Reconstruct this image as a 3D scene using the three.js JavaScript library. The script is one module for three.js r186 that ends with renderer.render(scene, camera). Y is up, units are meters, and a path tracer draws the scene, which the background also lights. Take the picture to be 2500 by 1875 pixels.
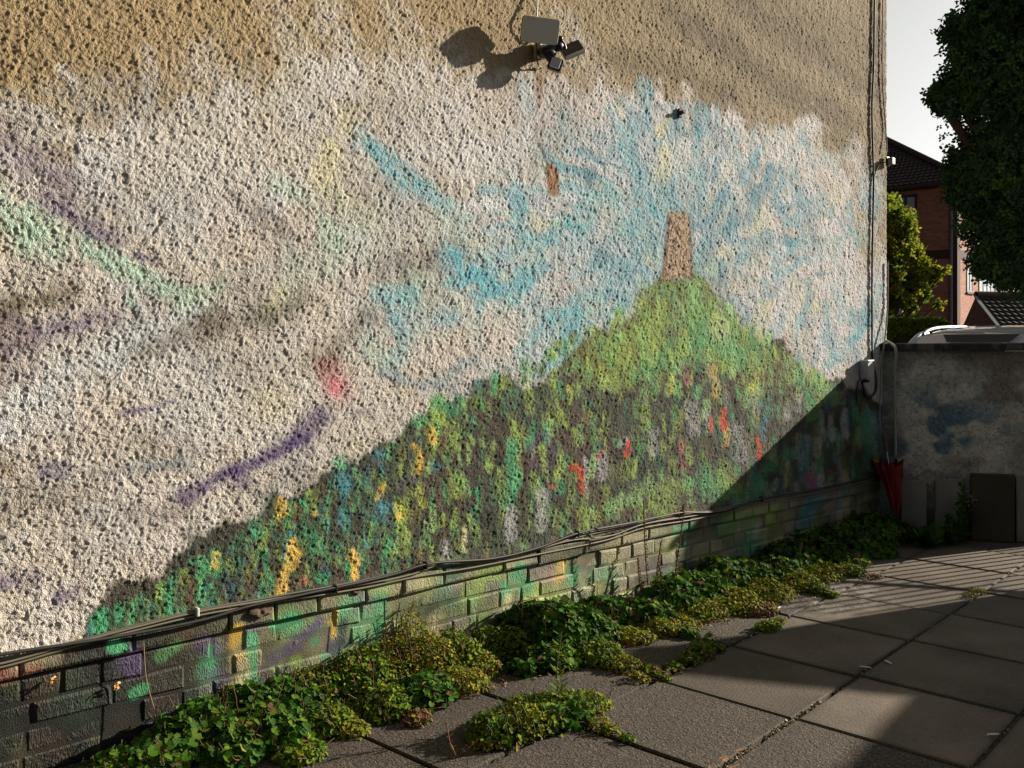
import * as THREE from 'three';
import { mergeGeometries } from 'three/addons/utils/BufferGeometryUtils.js';
import { RoundedBoxGeometry } from 'three/addons/geometries/RoundedBoxGeometry.js';

// ---------------------------------------------------------------- camera, sky, sun, exposure
// Frame: the painted wall is the plane z = 0 and faces +z, x runs along it, y is up, the yard is in front of it.
const scene = new THREE.Scene();
const EYE = new THREE.Vector3(0, 1.5, 3.5);
const TURN = THREE.MathUtils.degToRad(47.9);                       // angle between the view axis and the wall
const AX = Math.cos(TURN), AZ = -Math.sin(TURN);
const camera = new THREE.PerspectiveCamera(45.06, 4 / 3, 0.1, 400);
camera.position.copy(EYE);
camera.lookAt(EYE.x + AX, EYE.y, EYE.z + AZ);
camera.setViewOffset(1024, 768, 0, 39.9, 1024, 768);               // the lens is shifted down, so that uprights stay upright
camera.updateProjectionMatrix();

const SUN_AZ = THREE.MathUtils.degToRad(18.1), SUN_EL = THREE.MathUtils.degToRad(19);
const SUN = new THREE.Vector3(Math.cos(SUN_EL) * Math.cos(SUN_AZ), Math.sin(SUN_EL), Math.cos(SUN_EL) * Math.sin(SUN_AZ));
function makeSky() {                                               // clear evening air: bright haze towards the sun, deep blue away from it
  const W = 512, H = 256, data = new Float32Array(W * H * 4);
  for (let j = 0; j < H; j++) for (let i = 0; i < W; i++) {
    const up = ((j + 0.5) / H - 0.5) * Math.PI, ph = ((i + 0.5) / W - 0.5) * 2 * Math.PI;
    const y = Math.sin(up), x = Math.cos(up) * Math.cos(ph), z = Math.cos(up) * Math.sin(ph);
    const g = Math.acos(Math.min(1, x * SUN.x + y * SUN.y + z * SUN.z));
    const e = Math.max(0, y), air = Math.exp(-e * 4), near = Math.exp(-(g * g) / 0.85) * Math.exp(-e * 2.2);
    const c = [0.010 + 0.020 * air + near * 1.30, 0.014 + 0.022 * air + near * 1.30, 0.022 + 0.022 * air + near * 1.24];
    const k = (j * W + i) * 4, low = y < 0 ? Math.exp(y * 9) : 1;
    for (let n = 0; n < 3; n++) data[k + n] = c[n] * low + (1 - low) * 0.03;
    data[k + 3] = 1;
  }
  const t = new THREE.DataTexture(data, W, H, THREE.RGBAFormat, THREE.FloatType);
  t.mapping = THREE.EquirectangularReflectionMapping; t.magFilter = THREE.LinearFilter; t.needsUpdate = true;
  return t;
}
scene.background = makeSky();
scene.environment = scene.background;
const sun = new THREE.DirectionalLight(new THREE.Color(1, 0.885, 0.73), 5);
sun.position.copy(SUN).multiplyScalar(40).add(new THREE.Vector3(4, 0, 0));
sun.target.position.set(4, 0, 0);
sun.castShadow = true;
sun.shadow.mapSize.set(4096, 4096);
Object.assign(sun.shadow.camera, { left: -22, right: 22, top: 16, bottom: -10, near: 1, far: 110 });
scene.add(sun, sun.target);
const renderer = new THREE.WebGLRenderer({ antialias: true });
renderer.shadowMap.enabled = true;
renderer.toneMapping = THREE.LinearToneMapping;
renderer.toneMappingExposure = 2.0;

// ---------------------------------------------------------------- helpers
let seed = 7;
const rnd = () => { seed = (seed + 0x6d2b79f5) | 0; let t = Math.imul(seed ^ (seed >>> 15), 1 | seed); t = (t + Math.imul(t ^ (t >>> 7), 61 | t)) ^ t; return ((t ^ (t >>> 14)) >>> 0) / 4294967296; };
const rr = (a, b) => a + (b - a) * rnd();
const pick = (list) => list[Math.floor(rnd() * list.length)];
const clamp = (x, a = 0, b = 1) => (x < a ? a : x > b ? b : x);
const smooth = (a, b, x) => { const t = clamp((x - a) / (b - a)); return t * t * (3 - 2 * t); };
const mix = (a, b, t) => a + (b - a) * t;
const hash = (x, y, s) => { let h = Math.imul(x | 0, 374761393) ^ Math.imul(y | 0, 668265263) ^ Math.imul(s | 0, 1274126177); h = Math.imul(h ^ (h >>> 13), 1274126177); return ((h ^ (h >>> 16)) >>> 0) / 4294967296; };
function vn(x, y, s) {                                             // value noise 0..1
  const ix = Math.floor(x), iy = Math.floor(y); let u = x - ix, v = y - iy; u = u * u * (3 - 2 * u); v = v * v * (3 - 2 * v);
  return mix(mix(hash(ix, iy, s), hash(ix + 1, iy, s), u), mix(hash(ix, iy + 1, s), hash(ix + 1, iy + 1, s), u), v);
}
const fbm = (x, y, s, n = 3) => { let a = 0.5, r = 0, w = 0; for (let i = 0; i < n; i++) { r += a * vn(x, y, s + i); w += a; a *= 0.5; x *= 2.03; y *= 2.03; } return r / w; };
const lin = (c) => { c /= 255; return c <= 0.04045 ? c / 12.92 : Math.pow((c + 0.055) / 1.055, 2.4); };
const enc = (c) => { c = clamp(c); return 255 * (c <= 0.0031308 ? c * 12.92 : 1.055 * Math.pow(c, 1 / 2.4) - 0.055); };
const V = (x, y, z) => new THREE.Vector3(x, y, z);

// places read off the photograph (2500 px wide), as points on a real plane
function ray(x, y) { const a = (x - 1250) / 2260, b = -(y - 840) / 2260; return [AX - AZ * a, b, AZ + AX * a]; }
function onWall(x, y, z = 0) { const d = ray(x, y), k = (z - EYE.z) / d[2]; return V(d[0] * k, EYE.y + d[1] * k, z); }
function onGround(x, y, h = 0) { const d = ray(x, y), k = (h - EYE.y) / d[1]; return V(d[0] * k, h, EYE.z + d[2] * k); }
function atDepth(x, y, k) { const d = ray(x, y); return V(d[0] * k, EYE.y + d[1] * k, EYE.z + d[2] * k); }
const Q = 2500 / 2212;

const taken = {};
function numbered(name) { const n = taken[name] = (taken[name] ?? -1) + 1; return n ? name + '_' + String(n).padStart(3, '0') : name; }
function tag(o, label, category, group, kind) {
  if (label) o.userData.label = label;
  if (category) o.userData.category = category;
  if (group) o.userData.group = group;
  if (kind) o.userData.kind = kind;
  return o;
}
function thing(name, label, category, pos, group) {
  const o = new THREE.Group(); o.name = numbered(name); if (pos) o.position.copy(pos);
  scene.add(o); return tag(o, label, category, group);
}
function part(name, geometry, material, parent, label) {
  const m = new THREE.Mesh(geometry, material); m.name = parent === scene ? numbered(name) : name;
  m.castShadow = m.receiveShadow = true; parent.add(m); if (label) m.userData.label = label;
  return m;
}
const std = (r, g, b, rough = 0.8, more = {}) => new THREE.MeshStandardMaterial({ color: new THREE.Color(r, g, b), roughness: rough, ...more });
function dataTexture(w, h, fill, srgb) {                           // fill(i, j) gives linear rgb or one value
  const d = new Uint8Array(w * h * 4);
  for (let j = 0; j < h; j++) for (let i = 0; i < w; i++) {
    const c = fill(i, j), k = (j * w + i) * 4;
    if (typeof c === 'number') d[k] = d[k + 1] = d[k + 2] = 255 * clamp(c); else for (let n = 0; n < 3; n++) d[k + n] = srgb ? enc(c[n]) : 255 * clamp(c[n]);
    d[k + 3] = 255;
  }
  const t = new THREE.DataTexture(d, w, h); t.magFilter = THREE.LinearFilter; t.wrapS = t.wrapT = THREE.RepeatWrapping;
  if (srgb) t.colorSpace = THREE.SRGBColorSpace;
  t.needsUpdate = true; return t;
}
function tube(points, r, seg = 40, sides = 6, smoothCurve = true) {
  const curve = smoothCurve ? new THREE.CatmullRomCurve3(points, false, 'centripetal') : new THREE.CurvePath();
  if (!smoothCurve) for (let i = 0; i + 1 < points.length; i++) curve.add(new THREE.LineCurve3(points[i], points[i + 1]));
  return new THREE.TubeGeometry(curve, seg, r, sides, false);
}
function box(w, h, d, x = 0, y = 0, z = 0, r = 0) {
  const g = r ? new RoundedBoxGeometry(w, h, d, 2, r) : new THREE.BoxGeometry(w, h, d); return g.translate(x, y, z);
}
function noIndex(g) { return g.index ? g.toNonIndexed() : g; }
const merged = (list) => mergeGeometries(list.map((g) => { const q = noIndex(g); for (const k of Object.keys(q.attributes)) if (!['position', 'normal', 'uv'].includes(k)) q.deleteAttribute(k); return q; }));
function quadsGeometry(quads) {                                    // each quad: four points a, b, c, d in order
  const p = [], uv = [];
  for (const [a, b, c, d] of quads) { for (const v of [a, b, c, a, c, d]) p.push(v.x, v.y, v.z); uv.push(0, 0, 1, 0, 1, 1, 0, 0, 1, 1, 0, 1); }
  const g = new THREE.BufferGeometry();
  g.setAttribute('position', new THREE.Float32BufferAttribute(p, 3)); g.setAttribute('uv', new THREE.Float32BufferAttribute(uv, 2)); g.computeVertexNormals(); return g;
}
// a stone with a chamfered face: corner points of the face (four, in order), depth vector behind it, chamfer width and fall
function stone(c, back, inset, fall, uvOf, jitter = 0) {
  const mid = c.reduce((m, v) => m.add(v), V(0, 0, 0)).multiplyScalar(0.25), down = back.clone().normalize();
  const u = c[1].clone().sub(c[0]).normalize(), v = c[3].clone().sub(c[0]).normalize();
  const sg = [[1, 1], [-1, 1], [-1, -1], [1, -1]];
  const top = c.map((q, i) => q.clone().addScaledVector(u, sg[i][0] * inset).addScaledVector(v, sg[i][1] * inset).addScaledVector(down, rr(-jitter, jitter)));
  const rim = c.map((q) => q.clone().addScaledVector(down, fall).addScaledVector(u, rr(-jitter, jitter)).addScaledVector(v, rr(-jitter, jitter)));
  const low = rim.map((q) => q.clone().add(back));
  const quads = [top];
  for (let i = 0; i < 4; i++) { const j = (i + 1) % 4; quads.push([rim[i], rim[j], top[j], top[i]], [low[i], low[j], rim[j], rim[i]]); }
  const g = quadsGeometry(quads), p = g.attributes.position, uv = g.attributes.uv;
  for (let i = 0; i < p.count; i++) { const w = uvOf(p.getX(i), p.getY(i), p.getZ(i)); uv.setXY(i, w[0], w[1]); }
  return g;
}

// ---------------------------------------------------------------- the painted wall: relief of its roughcast
const S0 = 0.2, SL = 7.1, TL = 5, NW = 2048, NH = 1442, STEP = SL / NW;
const relief = new Float32Array(NW * NH);
for (let j = 0; j < NH; j++) for (let i = 0; i < NW; i++) {
  const s = i * STEP, t = j * STEP;
  relief[j * NW + i] = (vn(s / 0.034, t / 0.034, 1) - 0.5) * 0.0040 + (vn(s / 0.011, t / 0.011, 2) - 0.5) * 0.0040 + (vn(s / 0.0075, t / 0.0075, 3) - 0.5) * 0.0034;
}
function dent(n, r0, r1, h0, h1, sign) {
  for (let q = 0; q < n; q++) {
    const x = rnd() * NW, y = rnd() * NH, r = mix(r0, r1, Math.pow(rnd(), 1.7)) / STEP, h = rr(h0, h1), st = rr(0.75, 1.3), a = rr(0, 3.14), ca = Math.cos(a), sa = Math.sin(a);
    const m = Math.ceil(r * 1.35);
    for (let j = Math.floor(y - m); j <= y + m; j++) for (let i = Math.floor(x - m); i <= x + m; i++) {
      const dx = i - x, dy = j - y, u = (dx * ca + dy * sa) * st, v = (dy * ca - dx * sa) / st, d = Math.sqrt(u * u + v * v) / r;
      if (d >= 1) continue;
      const k = ((j + NH) % NH) * NW + ((i + NW) % NW);
      if (sign > 0) relief[k] += h * (1 - d * d) * (1 - d * d); else relief[k] -= h * smooth(1, 0.45, d);
    }
  }
}
dent(230000, 0.003, 0.0075, 0.0012, 0.0036, 1);
dent(29000, 0.0036, 0.0076, 0.0032, 0.0064, -1);
function reliefAt(s, t) {
  let x = (s - S0) / STEP, y = t / STEP; x = ((x % NW) + NW) % NW; y = ((y % NH) + NH) % NH;
  const i = Math.floor(x), j = Math.floor(y), u = x - i, v = y - j, i1 = (i + 1) % NW, j1 = (j + 1) % NH;
  return mix(mix(relief[j * NW + i], relief[j * NW + i1], u), mix(relief[j1 * NW + i], relief[j1 * NW + i1], u), v);
}

// ---------------------------------------------------------------- the paint on it
const SEEN = [1.22, 1.12, 0.99];                                    // what sun and sky make of white on this wall: takes a photographed tone back to the paint's own
const tone = (r, g, b) => [lin(r) / SEEN[0], lin(g) / SEEN[1], lin(b) / SEEN[2]].map((x) => Math.min(0.8, x));
const C = {
  beige: tone(166, 140, 98), beige2: tone(156, 135, 104), white: tone(220, 213, 205), cream: tone(206, 194, 170), pink: tone(206, 190, 178), grey: tone(142, 137, 130), palegrey: tone(196, 194, 186),
  sky: tone(140, 176, 178), blue: tone(92, 138, 150), cyan: tone(102, 174, 178), deep: tone(68, 112, 122), mint: tone(164, 198, 164), butter: tone(222, 208, 148), yellow: tone(222, 178, 76), lemon: tone(196, 200, 80),
  purple: tone(92, 72, 108), mauve: tone(122, 102, 106), red: tone(206, 70, 48), rose: tone(206, 92, 104), magenta: tone(160, 56, 110), dark: tone(42, 42, 31), brown: tone(94, 64, 44), umber: tone(104, 90, 66),
  olive: tone(108, 110, 58), lime: tone(150, 172, 76), green: tone(92, 148, 84), emerald: tone(72, 160, 104), pale: tone(158, 196, 120), teal: tone(66, 124, 128), forest: tone(46, 66, 46), ash: tone(172, 166, 162), moss: tone(92, 96, 58), sand: tone(168, 156, 116), stone: tone(186, 156, 122), soot: tone(86, 74, 54), rust: tone(150, 104, 66), brick: tone(150, 92, 72),
};
const paint = new Float32Array(NW * NH * 3);
const warpA = new Float32Array(NW * NH), patchy = new Float32Array(NW * NH), grain = new Float32Array(NW * NH);
for (let j = 0; j < NH; j++) for (let i = 0; i < NW; i++) {
  const k = j * NW + i, s = i * STEP, t = j * STEP;
  warpA[k] = fbm(s / 0.09, t / 0.09, 11, 3) - 0.5;
  patchy[k] = 0.62 + 0.76 * fbm(s / 0.045 + 31, t / 0.055, 14, 2);
  grain[k] = clamp(0.5 + relief[k] * 85 + (vn(s / 0.009, t / 0.009, 17) - 0.5) * 0.75);
}
const inWall = (px, py) => { const w = onWall(px * Q, py * Q); return [w.x, w.y]; };
function lay(k, c, a) { for (let n = 0; n < 3; n++) paint[k * 3 + n] += (c[n] - paint[k * 3 + n]) * a; }
// a sprayed or brushed stroke: colour, half width, cover, points on the wall; soft = softness of its edge, rough = how much it misses the hollows
function S(c, w, op, pts, soft = 0.55, rough = 0.55) {
  const n = pts.length / 2, xy = []; let mx = 0, my = 0;
  for (let i = 0; i < n; i++) { mx += pts[2 * i] / n; my += pts[2 * i + 1] / n; xy.push(inWall(pts[2 * i], pts[2 * i + 1])); }
  const c0 = inWall(mx, my), c1 = inWall(mx + 1, my), c2 = inWall(mx, my + 1), ks = (c1[0] - c0[0]) * w, kt = (c0[1] - c2[1]) * w, R = 1.6 + soft;
  let x0 = 1e9, x1 = -1e9, y0 = 1e9, y1 = -1e9;
  for (const [x, y] of xy) { x0 = Math.min(x0, x - ks * R); x1 = Math.max(x1, x + ks * R); y0 = Math.min(y0, y - kt * R); y1 = Math.max(y1, y + kt * R); }
  const q = xy.map(([x, y]) => [x / ks, y / kt]), col = C[c] ?? c;
  const i0 = Math.max(0, Math.floor((x0 - S0) / STEP)), i1 = Math.min(NW - 1, Math.ceil((x1 - S0) / STEP)), j0 = Math.max(0, Math.floor(y0 / STEP)), j1 = Math.min(NH - 1, Math.ceil(y1 / STEP));
  const wob = 1.5;
  for (let j = j0; j <= j1; j++) for (let i = i0; i <= i1; i++) {
    const k = j * NW + i, x = (S0 + i * STEP) / ks, y = (j * STEP) / kt;
    let d = 1e9;
    if (n === 1) d = Math.hypot(x - q[0][0], y - q[0][1]);
    for (let m = 0; m + 1 < n; m++) {
      const ax = q[m][0], ay = q[m][1], bx = q[m + 1][0] - ax, by = q[m + 1][1] - ay, h = clamp(((x - ax) * bx + (y - ay) * by) / (bx * bx + by * by + 1e-9));
      const e = Math.hypot(x - ax - bx * h, y - ay - by * h); if (e < d) d = e;
    }
    d += warpA[k] * wob;
    const a = Math.min(1, op * patchy[k]) * smooth(1 + soft, 1 - soft, d);
    if (a > 0.003) lay(k, col, a * mix(1, smooth(0.28, 0.62, grain[k] + (a - 0.4) * 0.5), rough));
  }
}
// an area with an outline: colour or function of place, cover, outline, softness of the edge in metres
function area(c, op, pts, soft = 0.05, rough = 0.4, wob = 0.16) {
  const q = []; for (let i = 0; i < pts.length; i += 2) q.push(inWall(pts[i], pts[i + 1]));
  let x0 = 1e9, x1 = -1e9, y0 = 1e9, y1 = -1e9;
  for (const [x, y] of q) { x0 = Math.min(x0, x); x1 = Math.max(x1, x); y0 = Math.min(y0, y); y1 = Math.max(y1, y); }
  const pad = soft * 2 + 0.1, i0 = Math.max(0, Math.floor((x0 - pad - S0) / STEP)), i1 = Math.min(NW - 1, Math.ceil((x1 + pad - S0) / STEP)), j0 = Math.max(0, Math.floor((y0 - pad) / STEP)), j1 = Math.min(NH - 1, Math.ceil((y1 + pad) / STEP));
  for (let j = j0; j <= j1; j++) for (let i = i0; i <= i1; i++) {
    const k = j * NW + i, x = S0 + i * STEP, y = j * STEP; let inside = false, d = 1e9;
    for (let m = 0, p = q.length - 1; m < q.length; p = m++) {
      const [ax, ay] = q[p], [bx, by] = q[m];
      if ((ay > y) !== (by > y) && x < ((bx - ax) * (y - ay)) / (by - ay) + ax) inside = !inside;
      const ux = bx - ax, uy = by - ay, h = clamp(((x - ax) * ux + (y - ay) * uy) / (ux * ux + uy * uy + 1e-9)), e = Math.hypot(x - ax - ux * h, y - ay - uy * h); if (e < d) d = e;
    }
    const a = op * smooth(-soft, soft, (inside ? d : -d) + warpA[k] * wob);
    if (a > 0.003) lay(k, typeof c === 'function' ? c(x, y) : C[c], a * mix(1, smooth(0.2, 0.6, grain[k] + (a - 0.4) * 0.5), rough));
  }
}
const blend = (a, b, t) => [0, 1, 2].map((n) => mix(a[n], b[n], t));

// bare render: buff, mottled, greyer towards the right
for (let j = 0; j < NH; j++) for (let i = 0; i < NW; i++) {
  const k = j * NW + i, s = S0 + i * STEP, t = j * STEP;
  const c = blend(C.beige, C.beige2, smooth(2, 5.5, s)), m = 0.82 + 0.36 * fbm(s / 0.5, t / 0.5, 21, 4);
  for (let n = 0; n < 3; n++) paint[k * 3 + n] = c[n] * m;
}
// darker brown bands drifting on the bare render at the top right
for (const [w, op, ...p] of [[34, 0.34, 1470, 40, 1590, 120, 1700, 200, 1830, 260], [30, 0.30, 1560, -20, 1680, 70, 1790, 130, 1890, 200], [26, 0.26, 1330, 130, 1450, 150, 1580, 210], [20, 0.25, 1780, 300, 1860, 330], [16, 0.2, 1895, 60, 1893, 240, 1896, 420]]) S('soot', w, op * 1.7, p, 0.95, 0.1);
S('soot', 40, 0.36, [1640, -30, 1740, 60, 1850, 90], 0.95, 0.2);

// the first white coat, ragged at its upper edge, thin at the left
area((x, y) => blend(blend(C.cream, C.pink, fbm(x / 0.4, y / 0.4, 31, 3)), C.white, smooth(0.35, 0.75, fbm(x / 0.22, y / 0.3, 35, 4) + (x - 3) * 0.05)), 0.80,
  [-40, 330, 60, 300, 130, 330, 250, 300, 330, 260, 420, 200, 520, 180, 600, 130, 760, 120, 900, 130, 1000, 160, 1120, 170, 1200, 165, 1330, 195, 1440, 205, 1480, 190, 1500, 220, 1570, 250, 1640, 300, 1700, 280, 1745, 255, 1768, 250, 1772, 330, 1796, 350, 1806, 380, 1832, 380, 1838, 440, 1850, 540, 1890, 570, 1930, 560, 1930, 1120, 1500, 1130, 900, 1260, -40, 1480], 0.06, 0.5, 0.3);
for (const [w, op, ...p] of [[15, 0.5, 133, 152], [12, 0.5, 158, 176], [26, 0.42, 20, 222, 110, 262, 190, 300], [20, 0.4, 318, 120, 326, 190, 312, 235, 250, 300], [44, 0.4, 440, 130, 500, 230, 480, 330], [40, 0.4, 600, 12, 620, 80, 690, 170], [44, 0.4, 700, 20, 760, 110, 740, 190], [40, 0.35, 850, 40, 890, 140, 850, 240], [40, 0.3, 930, 100, 1010, 150], [26, 0.4, 1210, 40, 1240, 80], [30, 0.3, 1300, 170, 1250, 130], [9, 0.5, 1480, 185], [14, 0.4, 1745, 265, 1765, 300], [14, 0.4, 1835, 470, 1845, 500]]) S('white', w, op, p, 0.8, 0.75);
// soft mottling of the cloudy part
for (let q = 0; q < 230; q++) {
  const x = rr(-20, 1250), y = rr(170, 1250), w = rr(16, 60), a = rr(-0.9, 0.6) + (x > 600 ? 0.5 : 0), l = rr(20, 90);
  S(pick(['white', 'cream', 'pink', 'palegrey', 'grey', 'grey', 'cream', 'umber', 'palegrey', 'grey']), w, rr(0.14, 0.40), [x - l * Math.cos(a), y - l * Math.sin(a), x, y + rr(-10, 10), x + l * Math.cos(a), y + l * Math.sin(a)], 0.9, 0.5);
}
// left: mint, mauve and purple drifts
for (const [c, w, op, ...p] of [['mauve', 34, 0.5, -20, 300, 60, 345, 140, 410], ['purple', 17, 0.42, 100, 440, 170, 480, 250, 525], ['purple', 9, 0.5, 300, 552, 336, 568], ['mint', 24, 0.62, -10, 425, 30, 470, 55, 520], ['mint', 26, 0.6, 80, 490, 130, 520, 125, 545], ['mint', 20, 0.75, 190, 548, 285, 585], ['mint', 17, 0.55, 300, 598, 400, 640], ['mint', 18, 0.4, 420, 650, 470, 622], ['mint', 12, 0.5, 280, 652], ['mint', 18, 0.45, 388, 672], ['umber', 26, 0.6, -10, 665, 80, 652, 150, 632], ['mauve', 30, 0.6, -20, 730, 45, 720], ['purple', 20, 0.42, 110, 712, 200, 690, 240, 684], ['palegrey', 34, 0.6, -10, 905, 60, 862, 180, 795, 262, 752], ['palegrey', 18, 0.55, 300, 738, 380, 700, 440, 680], ['umber', 20, 0.45, 300, 770, 380, 728, 470, 690], ['umber', 26, 0.5, 450, 720, 560, 690, 660, 640], ['moss', 12, 0.3, 560, 690, 640, 660], ['butter', 14, 0.5, 590, 655, 605, 632], ['mauve', 22, 0.35, 0, 820, 60, 800], ['umber', 30, 0.34, -10, 1120, 80, 1080, 200, 1070], ['grey', 24, 0.3, 560, 470, 630, 520, 640, 560], ['palegrey', 40, 0.4, 320, 480, 420, 520], ['umber', 20, 0.32, 520, 440, 600, 500], ['mint', 18, 0.35, 600, 400, 690, 460, 720, 520], ['butter', 20, 0.7, 712, 318, 698, 372], ['butter', 18, 0.45, 742, 275, 756, 250], ['butter', 24, 0.3, 700, 400, 800, 470], ['umber', 26, 0.5, 690, 790, 750, 740, 800, 690], ['rose', 26, 0.42, 705, 800, 730, 838], ['rose', 15, 0.8, 725, 835], ['white', 20, 0.4, 750, 760, 790, 720], ['purple', 14, 0.95, 392, 1072, 440, 1052, 492, 1020, 540, 1008, 600, 980, 650, 940, 672, 908], ['purple', 17, 0.8, 640, 950, 690, 895], ['purple', 11, 0.5, 505, 1022, 524, 1048], ['purple', 12, 0.3, 668, 960, 655, 1000], ['mauve', 20, 0.36, 366, 1112, 410, 1076], ['purple', 7, 0.55, 268, 892, 322, 882, 372, 868], ['grey', 15, 0.5, 200, 1026, 300, 1012, 400, 1002], ['deep', 13, 0.22, 290, 1012, 400, 1000], ['purple', 13, 0.4, 95, 1022, 135, 1012], ['purple', 22, 0.5, -20, 1262, 70, 1252], ['purple', 15, 0.45, 128, 1292, 160, 1280], ['purple', 8, 0.3, 765, 898, 785, 892], ['grey', 20, 0.3, 120, 1120, 260, 1110, 340, 1120], ['cream', 46, 0.4, 560, 890, 640, 860], ['cream', 60, 0.35, 450, 900, 600, 840], ['butter', 26, 0.2, 580, 880]]) S(c, w * 1.15, ['mint', 'butter', 'rose', 'cream', 'white'].includes(c) ? op * 0.95 : Math.min(0.9, op * 1.35), p, 0.9, 0.45);
for (const [c, w, op, ...p] of [['sky', 90, 0.42, 1180, 420, 1280, 560], ['sky', 70, 0.4, 1080, 600, 1180, 680], ['sky', 60, 0.42, 1300, 380, 1400, 330], ['blue', 40, 0.35, 1240, 640, 1360, 520], ['cyan', 26, 0.5, 1290, 650, 1230, 720], ['blue', 22, 0.4, 1150, 440, 1200, 470], ['cyan', 20, 0.5, 1040, 560, 1080, 590], ['blue', 16, 0.45, 1060, 640, 1110, 660], ['mint', 34, 0.4, 900, 600, 860, 660], ['cyan', 18, 0.4, 850, 690, 880, 740, 860, 780], ['sky', 34, 0.5, 1130, 600, 1160, 660, 1150, 720], ['sky', 30, 0.55, 1240, 420, 1290, 470, 1350, 470], ['sky', 40, 0.5, 1330, 300, 1350, 420], ['blue', 20, 0.45, 1290, 480, 1340, 530, 1400, 520], ['cyan', 18, 0.55, 1230, 560, 1290, 580, 1340, 560], ['cyan', 16, 0.5, 1170, 560, 1190, 580], ['sky', 26, 0.5, 840, 780, 900, 720, 850, 690], ['mint', 22, 0.4, 800, 740, 830, 780], ['cyan', 14, 0.5, 1030, 730, 1036, 690], ['sky', 22, 0.45, 1070, 470, 1090, 540], ['mint', 24, 0.4, 1240, 700, 1300, 650], ['mint', 20, 0.35, 1100, 660, 1080, 690], ['sky', 22, 0.4, 980, 470, 1040, 520], ['sky', 40, 0.45, 1470, 440, 1520, 380, 1530, 320], ['blue', 22, 0.4, 1500, 420, 1470, 460], ['cyan', 22, 0.4, 1420, 590, 1330, 650], ['pink', 14, 0.5, 1260, 620, 1290, 600], ['cream', 20, 0.45, 1150, 700, 1130, 740], ['white', 24, 0.45, 1240, 380, 1250, 330], ['cream', 18, 0.5, 1000, 660, 985, 640], ['palegrey', 26, 0.4, 1330, 470]]) S(c, w, op, p, 0.75, 0.6);
// short strokes fanning out round the painted tower
for (let q = 0; q < 420; q++) {
  const an = rr(-3.5, 0.35), d = rr(70, 470) * (an < -2.6 ? 1 : 0.8), l = rr(14, 46), x = 1462 + Math.cos(an) * d * (an < -1.57 ? 1 : 0.85), y = 560 + Math.sin(an) * d * 0.82, ta = an + rr(-0.2, 0.2) + (x < 1300 ? -0.35 : 0);
  if (y < 215 || (y > 600 && x > 1290)) continue;
  S(pick(x < 1250 ? ['white', 'cream', 'cyan', 'sky', 'pink', 'cyan', 'palegrey', 'mint'] : ['white', 'sky', 'cyan', 'blue', 'white', 'sky', 'cream', 'blue']), rr(5, 13), rr(0.35, 0.75), [x - Math.cos(ta) * l, y - Math.sin(ta) * l, x + Math.cos(ta) * l, y + Math.sin(ta) * l], 0.5, 0.55);
}
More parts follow.
